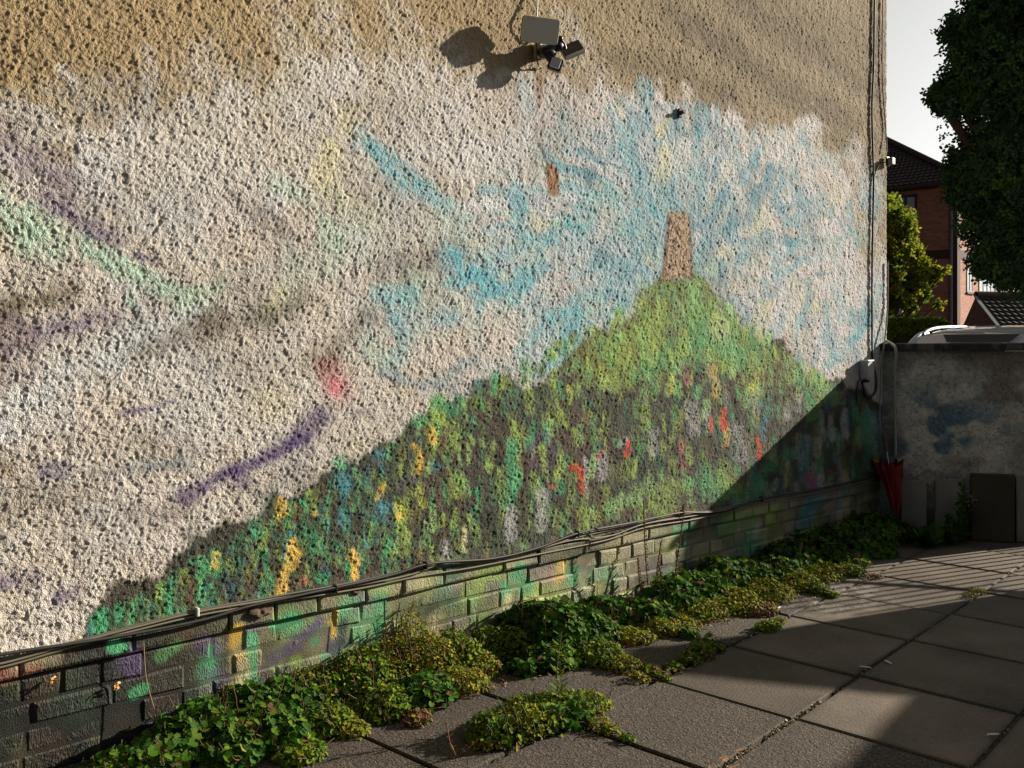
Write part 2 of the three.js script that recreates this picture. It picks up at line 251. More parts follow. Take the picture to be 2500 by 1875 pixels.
// middle: blue sky between cream clouds
for (const [c, w, op, ...p] of [['sky', 60, 0.30, 860, 700, 960, 660, 1060, 560], ['mint', 60, 0.28, 760, 500, 860, 560, 960, 500], ['mint', 50, 0.25, 620, 620, 700, 560], ['sky', 30, 0.45, 780, 300, 830, 340, 900, 420], ['cyan', 19, 0.8, 806, 322, 852, 362, 905, 405, 958, 440], ['mint', 26, 0.35, 950, 470, 1040, 540], ['umber', 30, 0.5, 820, 595, 900, 565, 990, 545], ['mauve', 24, 0.4, 850, 570, 930, 560], ['palegrey', 40, 0.5, 900, 480, 1000, 470], ['cyan', 24, 0.85, 985, 552, 1010, 592, 1060, 618], ['cyan', 18, 0.8, 1050, 615, 1100, 640, 1128, 606], ['cyan', 10, 0.7, 1021, 632, 1034, 668], ['cyan', 17, 0.55, 818, 632, 880, 638], ['cyan', 14, 0.5, 940, 690, 975, 682], ['sky', 26, 0.35, 820, 640, 900, 650, 960, 690], ['cyan', 17, 0.85, 1122, 425, 1118, 468, 1140, 511, 1176, 524, 1212, 506, 1224, 480], ['blue', 12, 0.4, 1120, 430, 1118, 470], ['sky', 38, 0.5, 1110, 560, 1200, 560, 1290, 500], ['sky', 26, 0.5, 1060, 800, 1160, 780, 1190, 760], ['blue', 14, 0.6, 828, 806, 880, 822, 912, 834, 974, 804, 1032, 770, 1044, 730], ['blue', 18, 0.5, 958, 848, 1020, 838], ['cyan', 22, 0.75, 1168, 805, 1205, 768, 1250, 722], ['sky', 24, 0.85, 1200, 772, 1262, 715, 1330, 682, 1388, 622], ['cyan', 14, 0.7, 1120, 760, 1180, 700, 1250, 640, 1300, 620], ['cyan', 15, 0.65, 1190, 720, 1260, 670], ['cream', 46, 0.75, 1068, 728], ['pink', 34, 0.5, 1090, 690, 1060, 760], ['cream', 46, 0.7, 924, 762], ['pink', 20, 0.6, 900, 770, 960, 775], ['pink', 24, 0.8, 1196, 630, 1220, 595, 1250, 575], ['pink', 22, 0.75, 1302, 552, 1320, 530], ['cream', 20, 0.8, 1160, 482], ['pink', 26, 0.7, 1030, 820], ['white', 50, 0.5, 1040, 360, 1110, 360], ['white', 40, 0.5, 930, 300, 1000, 250], ['deep', 16, 0.6, 1272, 380], ['deep', 9, 0.5, 1276, 362, 1270, 402], ['mint', 30, 0.4, 1310, 420, 1300, 470], ['cyan', 12, 0.6, 1245, 470, 1260, 440], ['sky', 18, 0.7, 1392, 190, 1376, 260, 1374, 330, 1376, 400, 1370, 440], ['blue', 12, 0.45, 1380, 260, 1372, 350], ['sky', 11, 0.6, 1405, 198, 1390, 232], ['sky', 12, 0.55, 1345, 220, 1370, 280], ['sky', 11, 0.5, 1310, 240, 1332, 262], ['blue', 10, 0.5, 1185, 338, 1208, 358], ['blue', 12, 0.4, 1175, 340, 1183, 365], ['sky', 20, 0.4, 1220, 260, 1240, 330], ['cyan', 16, 0.3, 1130, 185, 1150, 240], ['sky', 26, 0.55, 1470, 280, 1430, 380, 1410, 440], ['white', 14, 0.6, 1400, 410, 1420, 360, 1460, 320], ['white', 14, 0.55, 1310, 330, 1340, 400], ['white', 18, 0.5, 1285, 300, 1330, 350], ['blue', 30, 0.4, 1430, 420, 1440, 400]]) S(c, w * 1.08, op * 0.88, p, 0.75, 0.55);
// right: the sky breaks into short upright dabs of blue, white and cream
S('sky', 100, 0.5, [1400, 560, 1440, 470, 1540, 480], 0.9, 0.4);
S('sky', 46, 0.55, [1300, 610, 1390, 560, 1425, 480], 0.7, 0.4);
S('blue', 40, 0.6, [1520, 520, 1545, 620, 1590, 690, 1650, 740], 0.8, 0.4);
for (let q = 0; q < 300; q++) {
  const x = rr(1290, 1900), y = rr(230 + Math.max(0, x - 1500) * 0.28, 770), a = rr(0.9, 2.1), l = rr(6, 30);
  if (y > 600 + Math.abs(x - 1470) * 0.8 && x < 1560) continue;
  S(pick(x < 1620 ? ['white', 'pink', 'cream', 'butter', 'sky', 'sky', 'blue', 'cyan', 'palegrey', 'blue'] : ['white', 'white', 'pink', 'cream', 'butter', 'sky', 'sky', 'blue', 'cyan', 'palegrey', 'white', 'white']), rr(6, 17), rr(0.25, 0.6), [x - l * Math.cos(a), y - l * Math.sin(a), x + l * Math.cos(a), y + l * Math.sin(a)], 0.6, 0.6);
}
for (const [c, w, op, ...p] of [['blue', 14, 0.7, 1668, 368, 1655, 410, 1630, 440], ['blue', 12, 0.55, 1600, 470, 1570, 500], ['cyan', 9, 0.65, 1740, 560, 1700, 582, 1672, 600], ['cyan', 12, 0.65, 1902, 620, 1880, 690, 1840, 738, 1790, 786], ['blue', 12, 0.5, 1896, 640, 1868, 700], ['blue', 14, 0.6, 1722, 770, 1712, 800], ['sky', 11, 0.5, 1690, 680, 1680, 720], ['palegrey', 30, 0.5, 1800, 620, 1830, 690], ['cream', 20, 0.6, 1640, 560, 1600, 620], ['cream', 16, 0.6, 1570, 540, 1580, 590], ['white', 24, 0.6, 1560, 330, 1580, 360], ['white', 26, 0.55, 1690, 300, 1730, 340], ['pink', 18, 0.5, 1740, 500, 1760, 470], ['butter', 14, 0.4, 1650, 450, 1630, 490], ['umber', 16, 0.3, 1880, 600, 1890, 520], ['white', 12, 0.5, 1820, 650, 1815, 760], ['white', 16, 0.4, 1780, 540, 1800, 620], ['sand', 20, 0.4, 1865, 470, 1872, 560]]) S(c, w, op, p, 0.5, 0.55);

for (let q = 0; q < 240; q++) { const x = rr(1480, 1905), y = rr(260 + Math.max(0, x - 1500) * 0.25, 780), a = rr(1.0, 2.2), l = rr(8, 30); S(pick(['sky', 'blue', 'palegrey', 'sky', 'white', 'cream', 'deep', 'cyan']), rr(5, 12), rr(0.2, 0.5), [x - l * Math.cos(a), y - l * Math.sin(a), x + l * Math.cos(a), y + l * Math.sin(a)], 0.7, 0.6); }
// the wooded hill
const HILL = [1432, 596, 1400, 620, 1372, 678, 1342, 700, 1300, 712, 1258, 738, 1222, 772, 1200, 800, 1180, 832, 1130, 838, 1100, 822, 1050, 812, 1000, 858, 930, 872, 900, 888, 862, 930, 820, 958, 760, 990, 720, 1000, 680, 1040, 640, 1060, 560, 1080, 530, 1122, 450, 1136, 400, 1152, 376, 1190, 350, 1240, 280, 1246, 230, 1270, 190, 1312, 165, 1346, 160, 1400, 300, 1400, 900, 1270, 1480, 1140, 1930, 1060, 1925, 900, 1860, 842, 1800, 820, 1740, 802, 1720, 790, 1690, 742, 1640, 738, 1600, 718, 1560, 668, 1530, 630, 1500, 594];
area((x, y) => blend(blend(C.dark, C.brown, 0.5 * fbm(x / 0.2, y / 0.25, 41, 3)), C.forest, 0.75 * smooth(0.4, 0.7, fbm(x / 0.3, y / 0.3, 45, 3)) + (x < 2.6 ? 0.2 : 0)), 0.96, HILL, 0.022, 0.12, 0.12);
const top = [1432, 600, 1400, 620, 1372, 678, 1342, 700, 1300, 712, 1258, 738, 1225, 790, 1300, 840, 1420, 830, 1480, 780, 1560, 800, 1640, 800, 1680, 780, 1640, 738, 1600, 718, 1560, 668, 1530, 630, 1500, 596];
area((x, y) => blend(blend(C.olive, C.lime, fbm(x / 0.25, y / 0.1, 51, 3)), C.green, smooth(0.4, 0.7, fbm(x / 0.3, y / 0.2, 55, 3) + (x - 4.4) * 0.12)), 0.85, top, 0.05, 0.45, 0.2);
const hillTop = (x) => x < 1430 ? Math.max(600, 596 + (1432 - x) * 0.60) : 596 + (x - 1500) * 0.78;
for (let q = 0; q < 2300; q++) {                                    // upright dabs, lighter towards the summit
  const x = rr(190, 1890), y0 = Math.max(600, hillTop(x) + (x < 900 ? 10 : 0)), y1 = 1405 - x * 0.192, u = Math.pow(rnd(), 1.25), y = mix(y0 + 14, y1, u);
  const high = y < 860 && x > 1180, l = rr(5, high ? 24 : 34);
  const c = high ? pick(['lime', 'pale', 'green', 'lime', 'lime', 'pale', 'emerald', 'olive', 'lemon', 'lime']) : x > 1560 ? pick(['olive', 'dark', 'moss', 'emerald', 'dark', 'brown', 'green', 'sand', 'teal', 'ash']) : x > 850 ? pick(['dark', 'dark', 'olive', 'lime', 'lime', 'green', 'emerald', 'olive', 'brown', 'dark', 'moss', 'pale', 'lime']) : pick(['dark', 'forest', 'brown', 'olive', 'dark', 'lime', 'green', 'emerald', 'forest', 'teal', 'dark', 'emerald']);
  S(c, rr(3, 10), rr(0.28, 0.74), [x, y - l * 0.7, x + rr(-7, 7), y + l * 0.7], 0.5, 0.7);
}
for (const [c, w, op, ...p] of [['brown', 9, 0.5, 1425, 610, 1395, 660, 1350, 705, 1290, 722, 1230, 780], ['green', 30, 0.6, 1500, 640, 1520, 700], ['emerald', 24, 0.5, 1540, 720, 1590, 770], ['pale', 22, 0.6, 1505, 612, 1500, 650], ['butter', 22, 0.45, 1545, 690, 1560, 720], ['lime', 26, 0.5, 1420, 690, 1400, 760], ['umber', 22, 0.5, 1460, 640, 1450, 720], ['lime', 20, 0.6, 1330, 760, 1360, 800], ['lemon', 12, 0.4, 1300, 800, 1310, 830], ['magenta', 8, 0.8, 1476, 795, 1484, 826], ['sand', 12, 0.6, 1530, 800, 1555, 840], ['dark', 30, 0.5, 1290, 870, 1350, 880], ['dark', 26, 0.5, 1500, 800], ['olive', 16, 0.5, 1650, 760, 1660, 840], ['olive', 18, 0.5, 1690, 800, 1700, 880],
  ['emerald', 14, 0.85, 216, 1330, 216, 1358], ['emerald', 12, 0.75, 284, 1310, 284, 1338], ['emerald', 10, 0.85, 371, 1255, 366, 1305], ['emerald', 13, 0.85, 439, 1222, 432, 1242], ['emerald', 11, 0.7, 432, 1270, 434, 1300], ['emerald', 9, 0.5, 410, 1215, 470, 1200], ['brown', 22, 0.7, 400, 1250, 396, 1300], ['brown', 20, 0.6, 545, 1250, 540, 1290], ['emerald', 15, 0.75, 544, 1138, 550, 1160], ['emerald', 8, 0.6, 572, 1190, 574, 1260], ['emerald', 17, 0.6, 672, 1160, 690, 1190], ['emerald', 15, 0.6, 752, 1200, 760, 1225], ['emerald', 12, 0.7, 772, 1290], ['emerald', 10, 0.6, 700, 1250], ['yellow', 13, 0.85, 603, 1085, 608, 1108], ['yellow', 10, 0.8, 465, 1200, 463, 1220], ['yellow', 10, 0.9, 630, 1170, 625, 1215, 610, 1245, 604, 1285], ['yellow', 9, 0.85, 640, 1195, 632, 1225], ['yellow', 8, 0.9, 758, 1190, 766, 1215, 764, 1245], ['yellow', 7, 0.8, 752, 1205], ['yellow', 9, 0.9, 892, 962, 906, 985, 900, 1020], ['yellow', 8, 0.85, 934, 935, 936, 955], ['yellow', 6, 0.85, 824, 1050, 812, 1078], ['yellow', 7, 0.7, 680, 1110], ['butter', 6, 0.8, 1002, 1140, 1002, 1190], ['lemon', 12, 0.8, 858, 1095, 866, 1118], ['yellow', 8, 0.8, 860, 1115], ['rose', 10, 0.5, 655, 1255],
  ['teal', 22, 0.85, 735, 1035, 740, 1055], ['teal', 16, 0.8, 820, 985], ['cyan', 11, 0.35, 822, 980], ['teal', 20, 0.9, 826, 1100, 822, 1118], ['cyan', 13, 0.4, 828, 1100], ['teal', 13, 0.75, 940, 1012], ['emerald', 14, 0.8, 734, 1000], ['emerald', 15, 0.7, 900, 910], ['lime', 18, 0.75, 945, 870, 948, 905], ['emerald', 12, 0.7, 940, 865, 975, 890], ['lime', 13, 0.6, 975, 920, 985, 960], ['emerald', 8, 0.85, 1066, 806, 1062, 850], ['deep', 14, 0.6, 1035, 835], ['brown', 12, 0.6, 1108, 862], ['lime', 12, 0.7, 1140, 850, 1145, 890], ['emerald', 12, 0.7, 1150, 920, 1142, 960], ['emerald', 13, 0.8, 1108, 960, 1105, 1010], ['emerald', 14, 0.75, 1112, 1020, 1108, 1060, 1098, 1090], ['emerald', 5, 0.9, 1018, 1065, 1028, 1058, 1032, 1085, 1020, 1105], ['brown', 10, 0.6, 1015, 1085], ['purple', 8, 0.7, 1166, 938, 1150, 965, 1152, 1005], ['purple', 8, 0.55, 1180, 940, 1192, 980, 1186, 1010], ['lime', 9, 0.9, 1170, 970, 1174, 1000], ['lime', 10, 0.85, 1210, 985, 1204, 1030], ['lemon', 9, 0.7, 1204, 1025], ['lime', 10, 0.7, 1240, 930, 1244, 960], ['lime', 10, 0.6, 1060, 960, 1055, 1010], ['lime', 12, 0.6, 980, 1030, 985, 1070], ['lemon', 12, 0.5, 905, 1060, 910, 1090], ['purple', 14, 0.5, 860, 1045, 890, 1040],
  ['ash', 12, 0.75, 1100, 1105, 1102, 1165], ['ash', 13, 0.75, 1170, 1065, 1170, 1140], ['ash', 11, 0.7, 1300, 985, 1300, 1030], ['ash', 10, 0.65, 1410, 935, 1412, 980], ['ash', 13, 0.6, 1490, 880, 1500, 930], ['ash', 18, 0.55, 1590, 925, 1600, 980], ['ash', 14, 0.6, 960, 1180, 965, 1210], ['ash', 9, 0.5, 1525, 895, 1530, 930], ['palegrey', 7, 0.5, 1340, 960, 1352, 950], ['ash', 5, 0.7, 1262, 990, 1266, 1070], ['red', 7, 0.95, 1240, 1012, 1252, 1020, 1256, 1062], ['red', 5, 0.9, 1230, 1008], ['red', 6, 0.9, 1356, 955, 1354, 985], ['red', 7, 0.95, 1560, 885, 1564, 925], ['red', 6, 0.9, 1636, 950, 1640, 990], ['red', 3, 0.8, 1290, 990, 1300, 975], ['red', 5, 0.7, 1534, 905, 1532, 930], ['rose', 7, 0.5, 1470, 960, 1475, 1010], ['red', 4, 0.7, 1185, 1048, 1200, 1054], ['emerald', 30, 0.55, 1520, 1030, 1545, 1060], ['lime', 22, 0.5, 1560, 1020, 1580, 1060], ['emerald', 24, 0.5, 1600, 1090, 1640, 1060], ['lime', 26, 0.55, 1450, 1060, 1430, 1100], ['pale', 20, 0.5, 1400, 1050, 1330, 1100], ['lemon', 14, 0.4, 1290, 1120], ['lime', 16, 0.5, 1250, 1110, 1270, 1150], ['brown', 20, 0.6, 1350, 1110], ['yellow', 6, 0.6, 1570, 930, 1568, 960], ['yellow', 8, 0.5, 1540, 800, 1545, 850], ['teal', 12, 0.55, 1625, 860, 1640, 880],
  ['ash', 7, 0.8, 1792, 895, 1795, 950], ['dark', 5, 0.8, 1780, 920, 1786, 895, 1800, 888, 1806, 920], ['ash', 8, 0.8, 1822, 885, 1824, 940], ['dark', 5, 0.8, 1808, 915, 1816, 880, 1834, 876, 1838, 930], ['ash', 6, 0.6, 1772, 930, 1772, 965], ['teal', 14, 0.6, 1740, 960, 1735, 1030], ['teal', 10, 0.5, 1705, 980, 1690, 1060], ['magenta', 13, 0.75, 1748, 1030, 1752, 1060], ['magenta', 8, 0.5, 1785, 1020], ['yellow', 5, 0.5, 1700, 1000, 1695, 1050], ['lime', 5, 0.5, 1850, 930, 1840, 990], ['emerald', 20, 0.5, 1660, 1010], ['sky', 22, 0.5, 1880, 900, 1900, 960], ['emerald', 22, 0.5, 1860, 900, 1880, 990], ['dark', 24, 0.7, 1850, 980, 1880, 1030], ['ash', 10, 0.4, 1690, 1080]]) S(c, w, op * 0.9, p, 0.6, 0.65);
// the tower on the hill and another patch, both left bare
const dash = (x, y) => { const f = vn(x / 0.011, y / 0.011, 61); return f > 0.55 ? C.stone : blend(C.stone, C.brown, smooth(0.55, 0.2, f)); };
area('umber', 0.5, [1440, 452, 1482, 454, 1494, 470, 1500, 612, 1424, 612, 1432, 520], 0.03, 0.3, 0.03);
area(dash, 0.95, [1444, 460, 1477, 461, 1487, 475, 1493, 604, 1430, 604, 1438, 520], 0.012, 0.1, 0.03);
S('brown', 4, 0.6, [1432, 606, 1437, 530, 1443, 468], 0.5, 0.3); S('brown', 4, 0.6, [1493, 600, 1488, 490], 0.5, 0.3);
area('rust', 0.95, [1177, 364, 1190, 352, 1206, 374, 1206, 420, 1200, 428, 1182, 421], 0.012, 0.2, 0.04);
S('brown', 3, 0.7, [1162, 312, 1172, 330, 1180, 352], 0.5, 0.3); S('rust', 14, 0.45, [1168, 165, 1164, 215], 0.8, 0.5); S('red', 2.5, 0.7, [1181, 397], 0.4, 0);
S('rust', 9, 0.3, [1160, 180, 1160, 300], 0.9, 0.6);

// the same paint runs down over the brick plinth
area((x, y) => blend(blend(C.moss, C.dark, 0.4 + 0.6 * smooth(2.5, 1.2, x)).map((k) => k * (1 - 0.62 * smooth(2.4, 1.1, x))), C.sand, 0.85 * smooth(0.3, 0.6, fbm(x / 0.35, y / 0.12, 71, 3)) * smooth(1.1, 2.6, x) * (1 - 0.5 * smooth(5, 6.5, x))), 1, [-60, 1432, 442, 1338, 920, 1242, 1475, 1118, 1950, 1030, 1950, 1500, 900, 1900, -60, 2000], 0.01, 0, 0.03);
for (let q = 0; q < 260; q++) { const x = rr(0, 1880), y = 1432 - x * 0.205 + rr(6, 230 - x * 0.06); S(pick(x < 420 ? ['dark', 'forest', 'moss', 'dark', 'brown', 'dark', 'forest'] : ['moss', 'sand', 'sand', 'green', 'emerald', 'emerald', 'lime', 'mauve', 'forest', 'butter', 'lime', 'purple']), rr(10, 28), rr(0.25, 0.6) * (x < 420 ? 0.6 : 1), [x, y, x + rr(-14, 14), y + rr(10, 40)], 0.8, 0.1); }
for (const [c, w, op, ...p] of [['brick', 20, 0.7, 0, 1452, 70, 1432], ['sand', 18, 0.6, 30, 1428, 110, 1410], ['emerald', 14, 0.8, 245, 1392, 255, 1400], ['purple', 16, 0.6, 285, 1418], ['purple', 20, 0.55, 270, 1436, 290, 1450], ['green', 14, 0.6, 352, 1420, 380, 1400], ['emerald', 12, 0.7, 290, 1500, 310, 1490], ['purple', 18, 0.55, 440, 1395, 460, 1410], ['emerald', 7, 0.7, 455, 1400, 458, 1445], ['yellow', 12, 0.85, 512, 1362, 510, 1390], ['yellow', 14, 0.4, 520, 1420], ['emerald', 12, 0.8, 545, 1380, 548, 1470], ['emerald', 24, 0.85, 600, 1350, 640, 1345], ['dark', 7, 0.4, 585, 1365, 640, 1372], ['purple', 16, 0.7, 600, 1420, 640, 1400, 690, 1345], ['purple', 15, 0.6, 720, 1400, 740, 1390], ['emerald', 12, 0.7, 680, 1390], ['lime', 14, 0.4, 640, 1430], ['yellow', 7, 0.9, 722, 1318, 722, 1375], ['yellow', 9, 0.6, 715, 1348], ['dark', 10, 0.7, 742, 1350, 740, 1385], ['emerald', 10, 0.6, 700, 1420], ['lime', 12, 0.6, 800, 1270, 850, 1255], ['emerald', 13, 0.8, 818, 1300, 828, 1340], ['emerald', 22, 0.6, 790, 1345, 800, 1375], ['dark', 24, 0.5, 900, 1320, 960, 1310], ['brown', 22, 0.5, 960, 1345, 1000, 1330], ['mauve', 16, 0.5, 975, 1350], ['lime', 24, 0.65, 1048, 1240, 1070, 1230], ['emerald', 15, 0.8, 1118, 1226, 1116, 1245], ['emerald', 15, 0.75, 1096, 1270, 1094, 1288], ['emerald', 16, 0.7, 1125, 1260, 1140, 1270], ['magenta', 6, 0.5, 1190, 1218, 1186, 1250], ['yellow', 13, 0.6, 1214, 1225, 1208, 1250], ['emerald', 14, 0.75, 1240, 1235, 1238, 1255], ['emerald', 16, 0.5, 1290, 1240], ['lime', 18, 0.5, 1160, 1290, 1210, 1280], ['butter', 18, 0.5, 1110, 1330, 1160, 1310], ['butter', 10, 0.6, 1095, 1310, 1100, 1290], ['sand', 20, 0.5, 1360, 1240, 1380, 1215], ['purple', 16, 0.4, 1395, 1230, 1430, 1225], ['sand', 24, 0.5, 1340, 1180, 1400, 1170], ['emerald', 14, 0.7, 1464, 1146, 1480, 1140], ['emerald', 10, 0.6, 1475, 1178], ['brick', 12, 0.6, 1450, 1120, 1480, 1116], ['green', 20, 0.5, 1560, 1140, 1620, 1120], ['teal', 20, 0.75, 1752, 1086, 1740, 1130], ['blue', 14, 0.5, 1770, 1080, 1750, 1110], ['lime', 7, 0.6, 1668, 1095, 1664, 1120], ['ash', 6, 0.6, 1640, 1135, 1632, 1160], ['teal', 12, 0.5, 1820, 1060, 1816, 1090], ['brick', 8, 0.5, 1770, 1150], ['mauve', 14, 0.4, 1610, 1140], ['forest', 16, 0.6, 1850, 1070, 1860, 1110]]) S(c, w, op, p, 0.5, 0.1);

const mural = dataTexture(NW, NH, (i, j) => { const k = (j * NW + i) * 3; return [paint[k], paint[k + 1], paint[k + 2]]; }, true);
mural.wrapS = mural.wrapT = THREE.ClampToEdgeWrapping;
const muralUV = (x, y) => [(x - S0) / SL, y / TL];
function tileOver(t, metres) { t.repeat.set(SL / metres, TL / metres); return t; }
const wrapNoise = (i, j, n, cells, s) => { const x = (i / n) * cells, y = (j / n) * cells, ix = Math.floor(x), iy = Math.floor(y); let u = x - ix, v = y - iy; u = u * u * (3 - 2 * u); v = v * v * (3 - 2 * v); const h = (a, b) => hash(((a % cells) + cells) % cells, ((b % cells) + cells) % cells, s); return mix(mix(h(ix, iy), h(ix + 1, iy), u), mix(h(ix, iy + 1), h(ix + 1, iy + 1), u), v); };
const gritBump = () => dataTexture(512, 512, (i, j) => 0.45 * wrapNoise(i, j, 512, 128, 5) + 0.35 * wrapNoise(i, j, 512, 60, 6) + 0.2 * wrapNoise(i, j, 512, 220, 8));

// ---------------------------------------------------------------- the building with the painted wall
const CORNER = 7.221, BASE = 0.436;
const building = thing('rendered_building', 'roughcast building end wall with a mural of a tower on a green hill', 'building');
const roughcast = new THREE.MeshStandardMaterial({ map: mural, roughness: 0.93, bumpMap: tileOver(gritBump(), 0.36), bumpScale: 0.0045 });
{
  const aOf = (s) => (0.742 * s - 2.345) / (2.597 + 0.67 * s);
  const kOf = (s) => 3.5 / (-AZ - AX * aOf(s));
  const cols = [-3, -2.4, -1.8, -1.3, -0.9, -0.6, -0.35, -0.15, 0.03, 0.18, 0.3, 0.4];
  for (let x = 0.45; x < CORNER - 0.004; x += mix(0.0042, 0.0078, (x - 0.45) / 6.8)) cols.push(x);
  cols.push(CORNER - 0.004);
  const NR = 640, rows = NR + 40, nc = cols.length, pos = new Float32Array(nc * (rows + 1) * 3), uv = new Float32Array(nc * (rows + 1) * 2), index = [];
  for (let i = 0; i < nc; i++) {
    const s = Math.min(cols[i], CORNER), tt = Math.min(EYE.y + 0.3717 * kOf(Math.max(s, 0.3)) + 0.06, 4.6);
    for (let j = 0; j <= rows; j++) {
      const t = j <= NR ? mix(BASE, tt, j / NR) : mix(tt, 6.2, (j - NR) / 40), k = i * (rows + 1) + j;
      let z = reliefAt(s, t) + 0.004 + 0.012 * smooth(BASE + 0.05, BASE, t);
      if (s > CORNER - 0.012) z -= 0.006;
      pos.set([s + (i === nc - 1 ? reliefAt(1.3, t) * 0.9 : 0), j === 0 ? t + reliefAt(s, 2.2) * 1.2 : t, z], k * 3); uv.set(muralUV(s, t), k * 2);
      if (i && j) { const b = k - rows - 1; index.push(b - 1, k - 1, k, b - 1, k, b); }
    }
  }
  const g = new THREE.BufferGeometry();
  g.setAttribute('position', new THREE.BufferAttribute(pos, 3)); g.setAttribute('uv', new THREE.BufferAttribute(uv, 2)); g.setIndex(index); g.computeVertexNormals();
  part('roughcast', g, roughcast, building);
}
const plainRender = std(0.36, 0.27, 0.17, 0.95), roofGrey = std(0.09, 0.07, 0.06, 0.9);
{
  const body = merged([box(10.2, 6.2, 5, 2.11, 3.1, -2.53)]);
  part('house_wall', body, plainRender, building);
  const sh = new THREE.Shape([[-0.35, 0], [10.6, 0], [10.6, 0.12], [5.1, 3.2], [-0.35, 0.12]].map(([x, y]) => new THREE.Vector2(x - 3.3, y + 6.2)));
  part('roof', new THREE.ExtrudeGeometry(sh, { depth: 5.2, bevelEnabled: false }).translate(0, 0, -5.2), roofGrey, building);
}
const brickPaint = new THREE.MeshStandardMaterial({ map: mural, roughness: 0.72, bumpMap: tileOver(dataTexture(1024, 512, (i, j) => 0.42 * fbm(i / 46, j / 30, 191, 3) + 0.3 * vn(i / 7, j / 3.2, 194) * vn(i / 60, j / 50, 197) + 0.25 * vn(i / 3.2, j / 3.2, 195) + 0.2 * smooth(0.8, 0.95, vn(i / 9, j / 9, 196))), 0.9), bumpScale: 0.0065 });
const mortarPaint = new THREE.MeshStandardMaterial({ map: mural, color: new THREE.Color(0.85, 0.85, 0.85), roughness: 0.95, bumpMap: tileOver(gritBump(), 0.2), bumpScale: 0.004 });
{
  // bed joints behind the bricks, then each brick
  const bed = new THREE.PlaneGeometry(10.3, BASE + 0.25, 160, 8), p = bed.attributes.position;
  for (let i = 0; i < p.count; i++) { const x = p.getX(i) + 2.07, y = p.getY(i) + BASE / 2 - 0.115; p.setXYZ(i, x, y, -0.0105 + (reliefAt(x, y + 1) * 0.55)); bed.attributes.uv.setXY(i, ...muralUV(x, y)); }
  bed.computeVertexNormals(); part('mortar', bed, mortarPaint, building);
  const rows = [[0.355, 0.434, 0.013], [0.262, 0.343, -0.006], [0.172, 0.254, -0.008], [0.083, 0.165, -0.006], [-0.006, 0.076, -0.008], [-0.09, -0.013, -0.006]];
  rows.forEach(([t0, t1, z], r) => {
    let s = -1 + (r % 2) * 0.17 + r * 0.037;
    while (s < CORNER - 0.03) {
      const w = Math.min(r === 0 ? pick([0.24, 0.38, 0.28, 0.2]) : pick([0.27, 0.135, 0.27, 0.13, 0.15, 0.2]), CORNER - s), gap = rr(0.004, 0.009);
      if (w > 0.04 && rnd() > (r === 0 ? 0.04 : -1)) {
        const zz = z + rr(-0.005, 0.005), d = () => rr(-0.004, 0.004);
        const c = [V(s, t0 + d(), zz + d()), V(s + w - gap, t0 + d(), zz + d()), V(s + w - gap, t1 + d(), zz + d()), V(s, t1 + d(), zz + d())];
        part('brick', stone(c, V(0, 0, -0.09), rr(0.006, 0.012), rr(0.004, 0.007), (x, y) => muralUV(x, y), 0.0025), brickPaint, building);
      }
      s += w;
    }
  });
}

// ---------------------------------------------------------------- the yard wall at the end
const WD = new THREE.Vector2(0.53, 0.848);                          // its direction along the ground, from the building's corner
const yardPoint = (u, y, out = 0) => V(7.118 + WD.x * u - WD.y * out, y, WD.y * u + WD.x * out - 0.02);
const yardTurn = -Math.atan2(WD.y, WD.x);
function onYardWall(x, y, out = 0) { const d = ray(x, y), nx = -WD.y, nz = WD.x, p0 = yardPoint(0, 0, out), k = ((p0.x - EYE.x) * nx + (p0.z - EYE.z) * nz) / (d[0] * nx + d[2] * nz); return V(d[0] * k, EYE.y + d[1] * k, EYE.z + d[2] * k); }
const wallRender = new THREE.MeshStandardMaterial({ roughness: 0.92, map: dataTexture(1024, 512, (i, j) => {
  const u = i / 1024 * 3, y = j / 512 * 1.5, n = fbm(u / 0.35, y / 0.3, 81, 4), f = vn(u / 0.02, y / 0.02, 85), speck = vn(u / 0.009, y / 0.009, 88);
  let c = blend([0.56, 0.54, 0.48], [0.27, 0.26, 0.235], smooth(0.4, 0.75, n));
  c = blend(c, [0.05, 0.05, 0.045], 0.75 * smooth(0.45, 0.05, y + (n - 0.5) * 0.5));                           // damp and algae at the foot
  c = blend(c, [0.06, 0.06, 0.055], 0.6 * smooth(1.18, 1.42, y + (fbm(u / 0.1, y / 0.5, 90, 3) - 0.5) * 0.4));  // run-off under the coping
  const b = Math.max(0, 1 - Math.hypot((u - 0.45) / 0.7, (y - 0.8) / 0.5)) * smooth(0.38, 0.58, fbm(u / 0.16, y / 0.14, 91, 3));
  c = blend(c, [0.05, 0.15, 0.24], Math.min(0.85, 1.3 * b)); c = blend(c, [0.16, 0.10, 0.09], 0.5 * smooth(0.55, 0.7, fbm(u / 0.3, y / 0.2, 97, 3)));
  c = blend(c, [0.04, 0.1, 0.13], 0.5 * smooth(0.2, 0.0, u));
  const m = (0.8 + 0.4 * f) * (speck > 0.78 ? 0.55 : 1); return c.map((x) => x * m);
}, true), bumpMap: dataTexture(1024, 512, (i, j) => 0.5 * vn(i / 6, j / 6, 92) + 0.3 * vn(i / 3, j / 3, 93) + 0.2 * vn(i / 14, j / 14, 94)), bumpScale: 0.007 });
const copingStone = new THREE.MeshStandardMaterial({ roughness: 0.95, map: dataTexture(256, 256, (i, j) => { const n = fbm(i / 22, j / 22, 95, 4); return blend([0.035, 0.033, 0.03], [0.11, 0.1, 0.085], smooth(0.45, 0.75, n)); }, true), bumpMap: dataTexture(256, 256, (i, j) => fbm(i / 7, j / 7, 96, 3)), bumpScale: 0.008 });
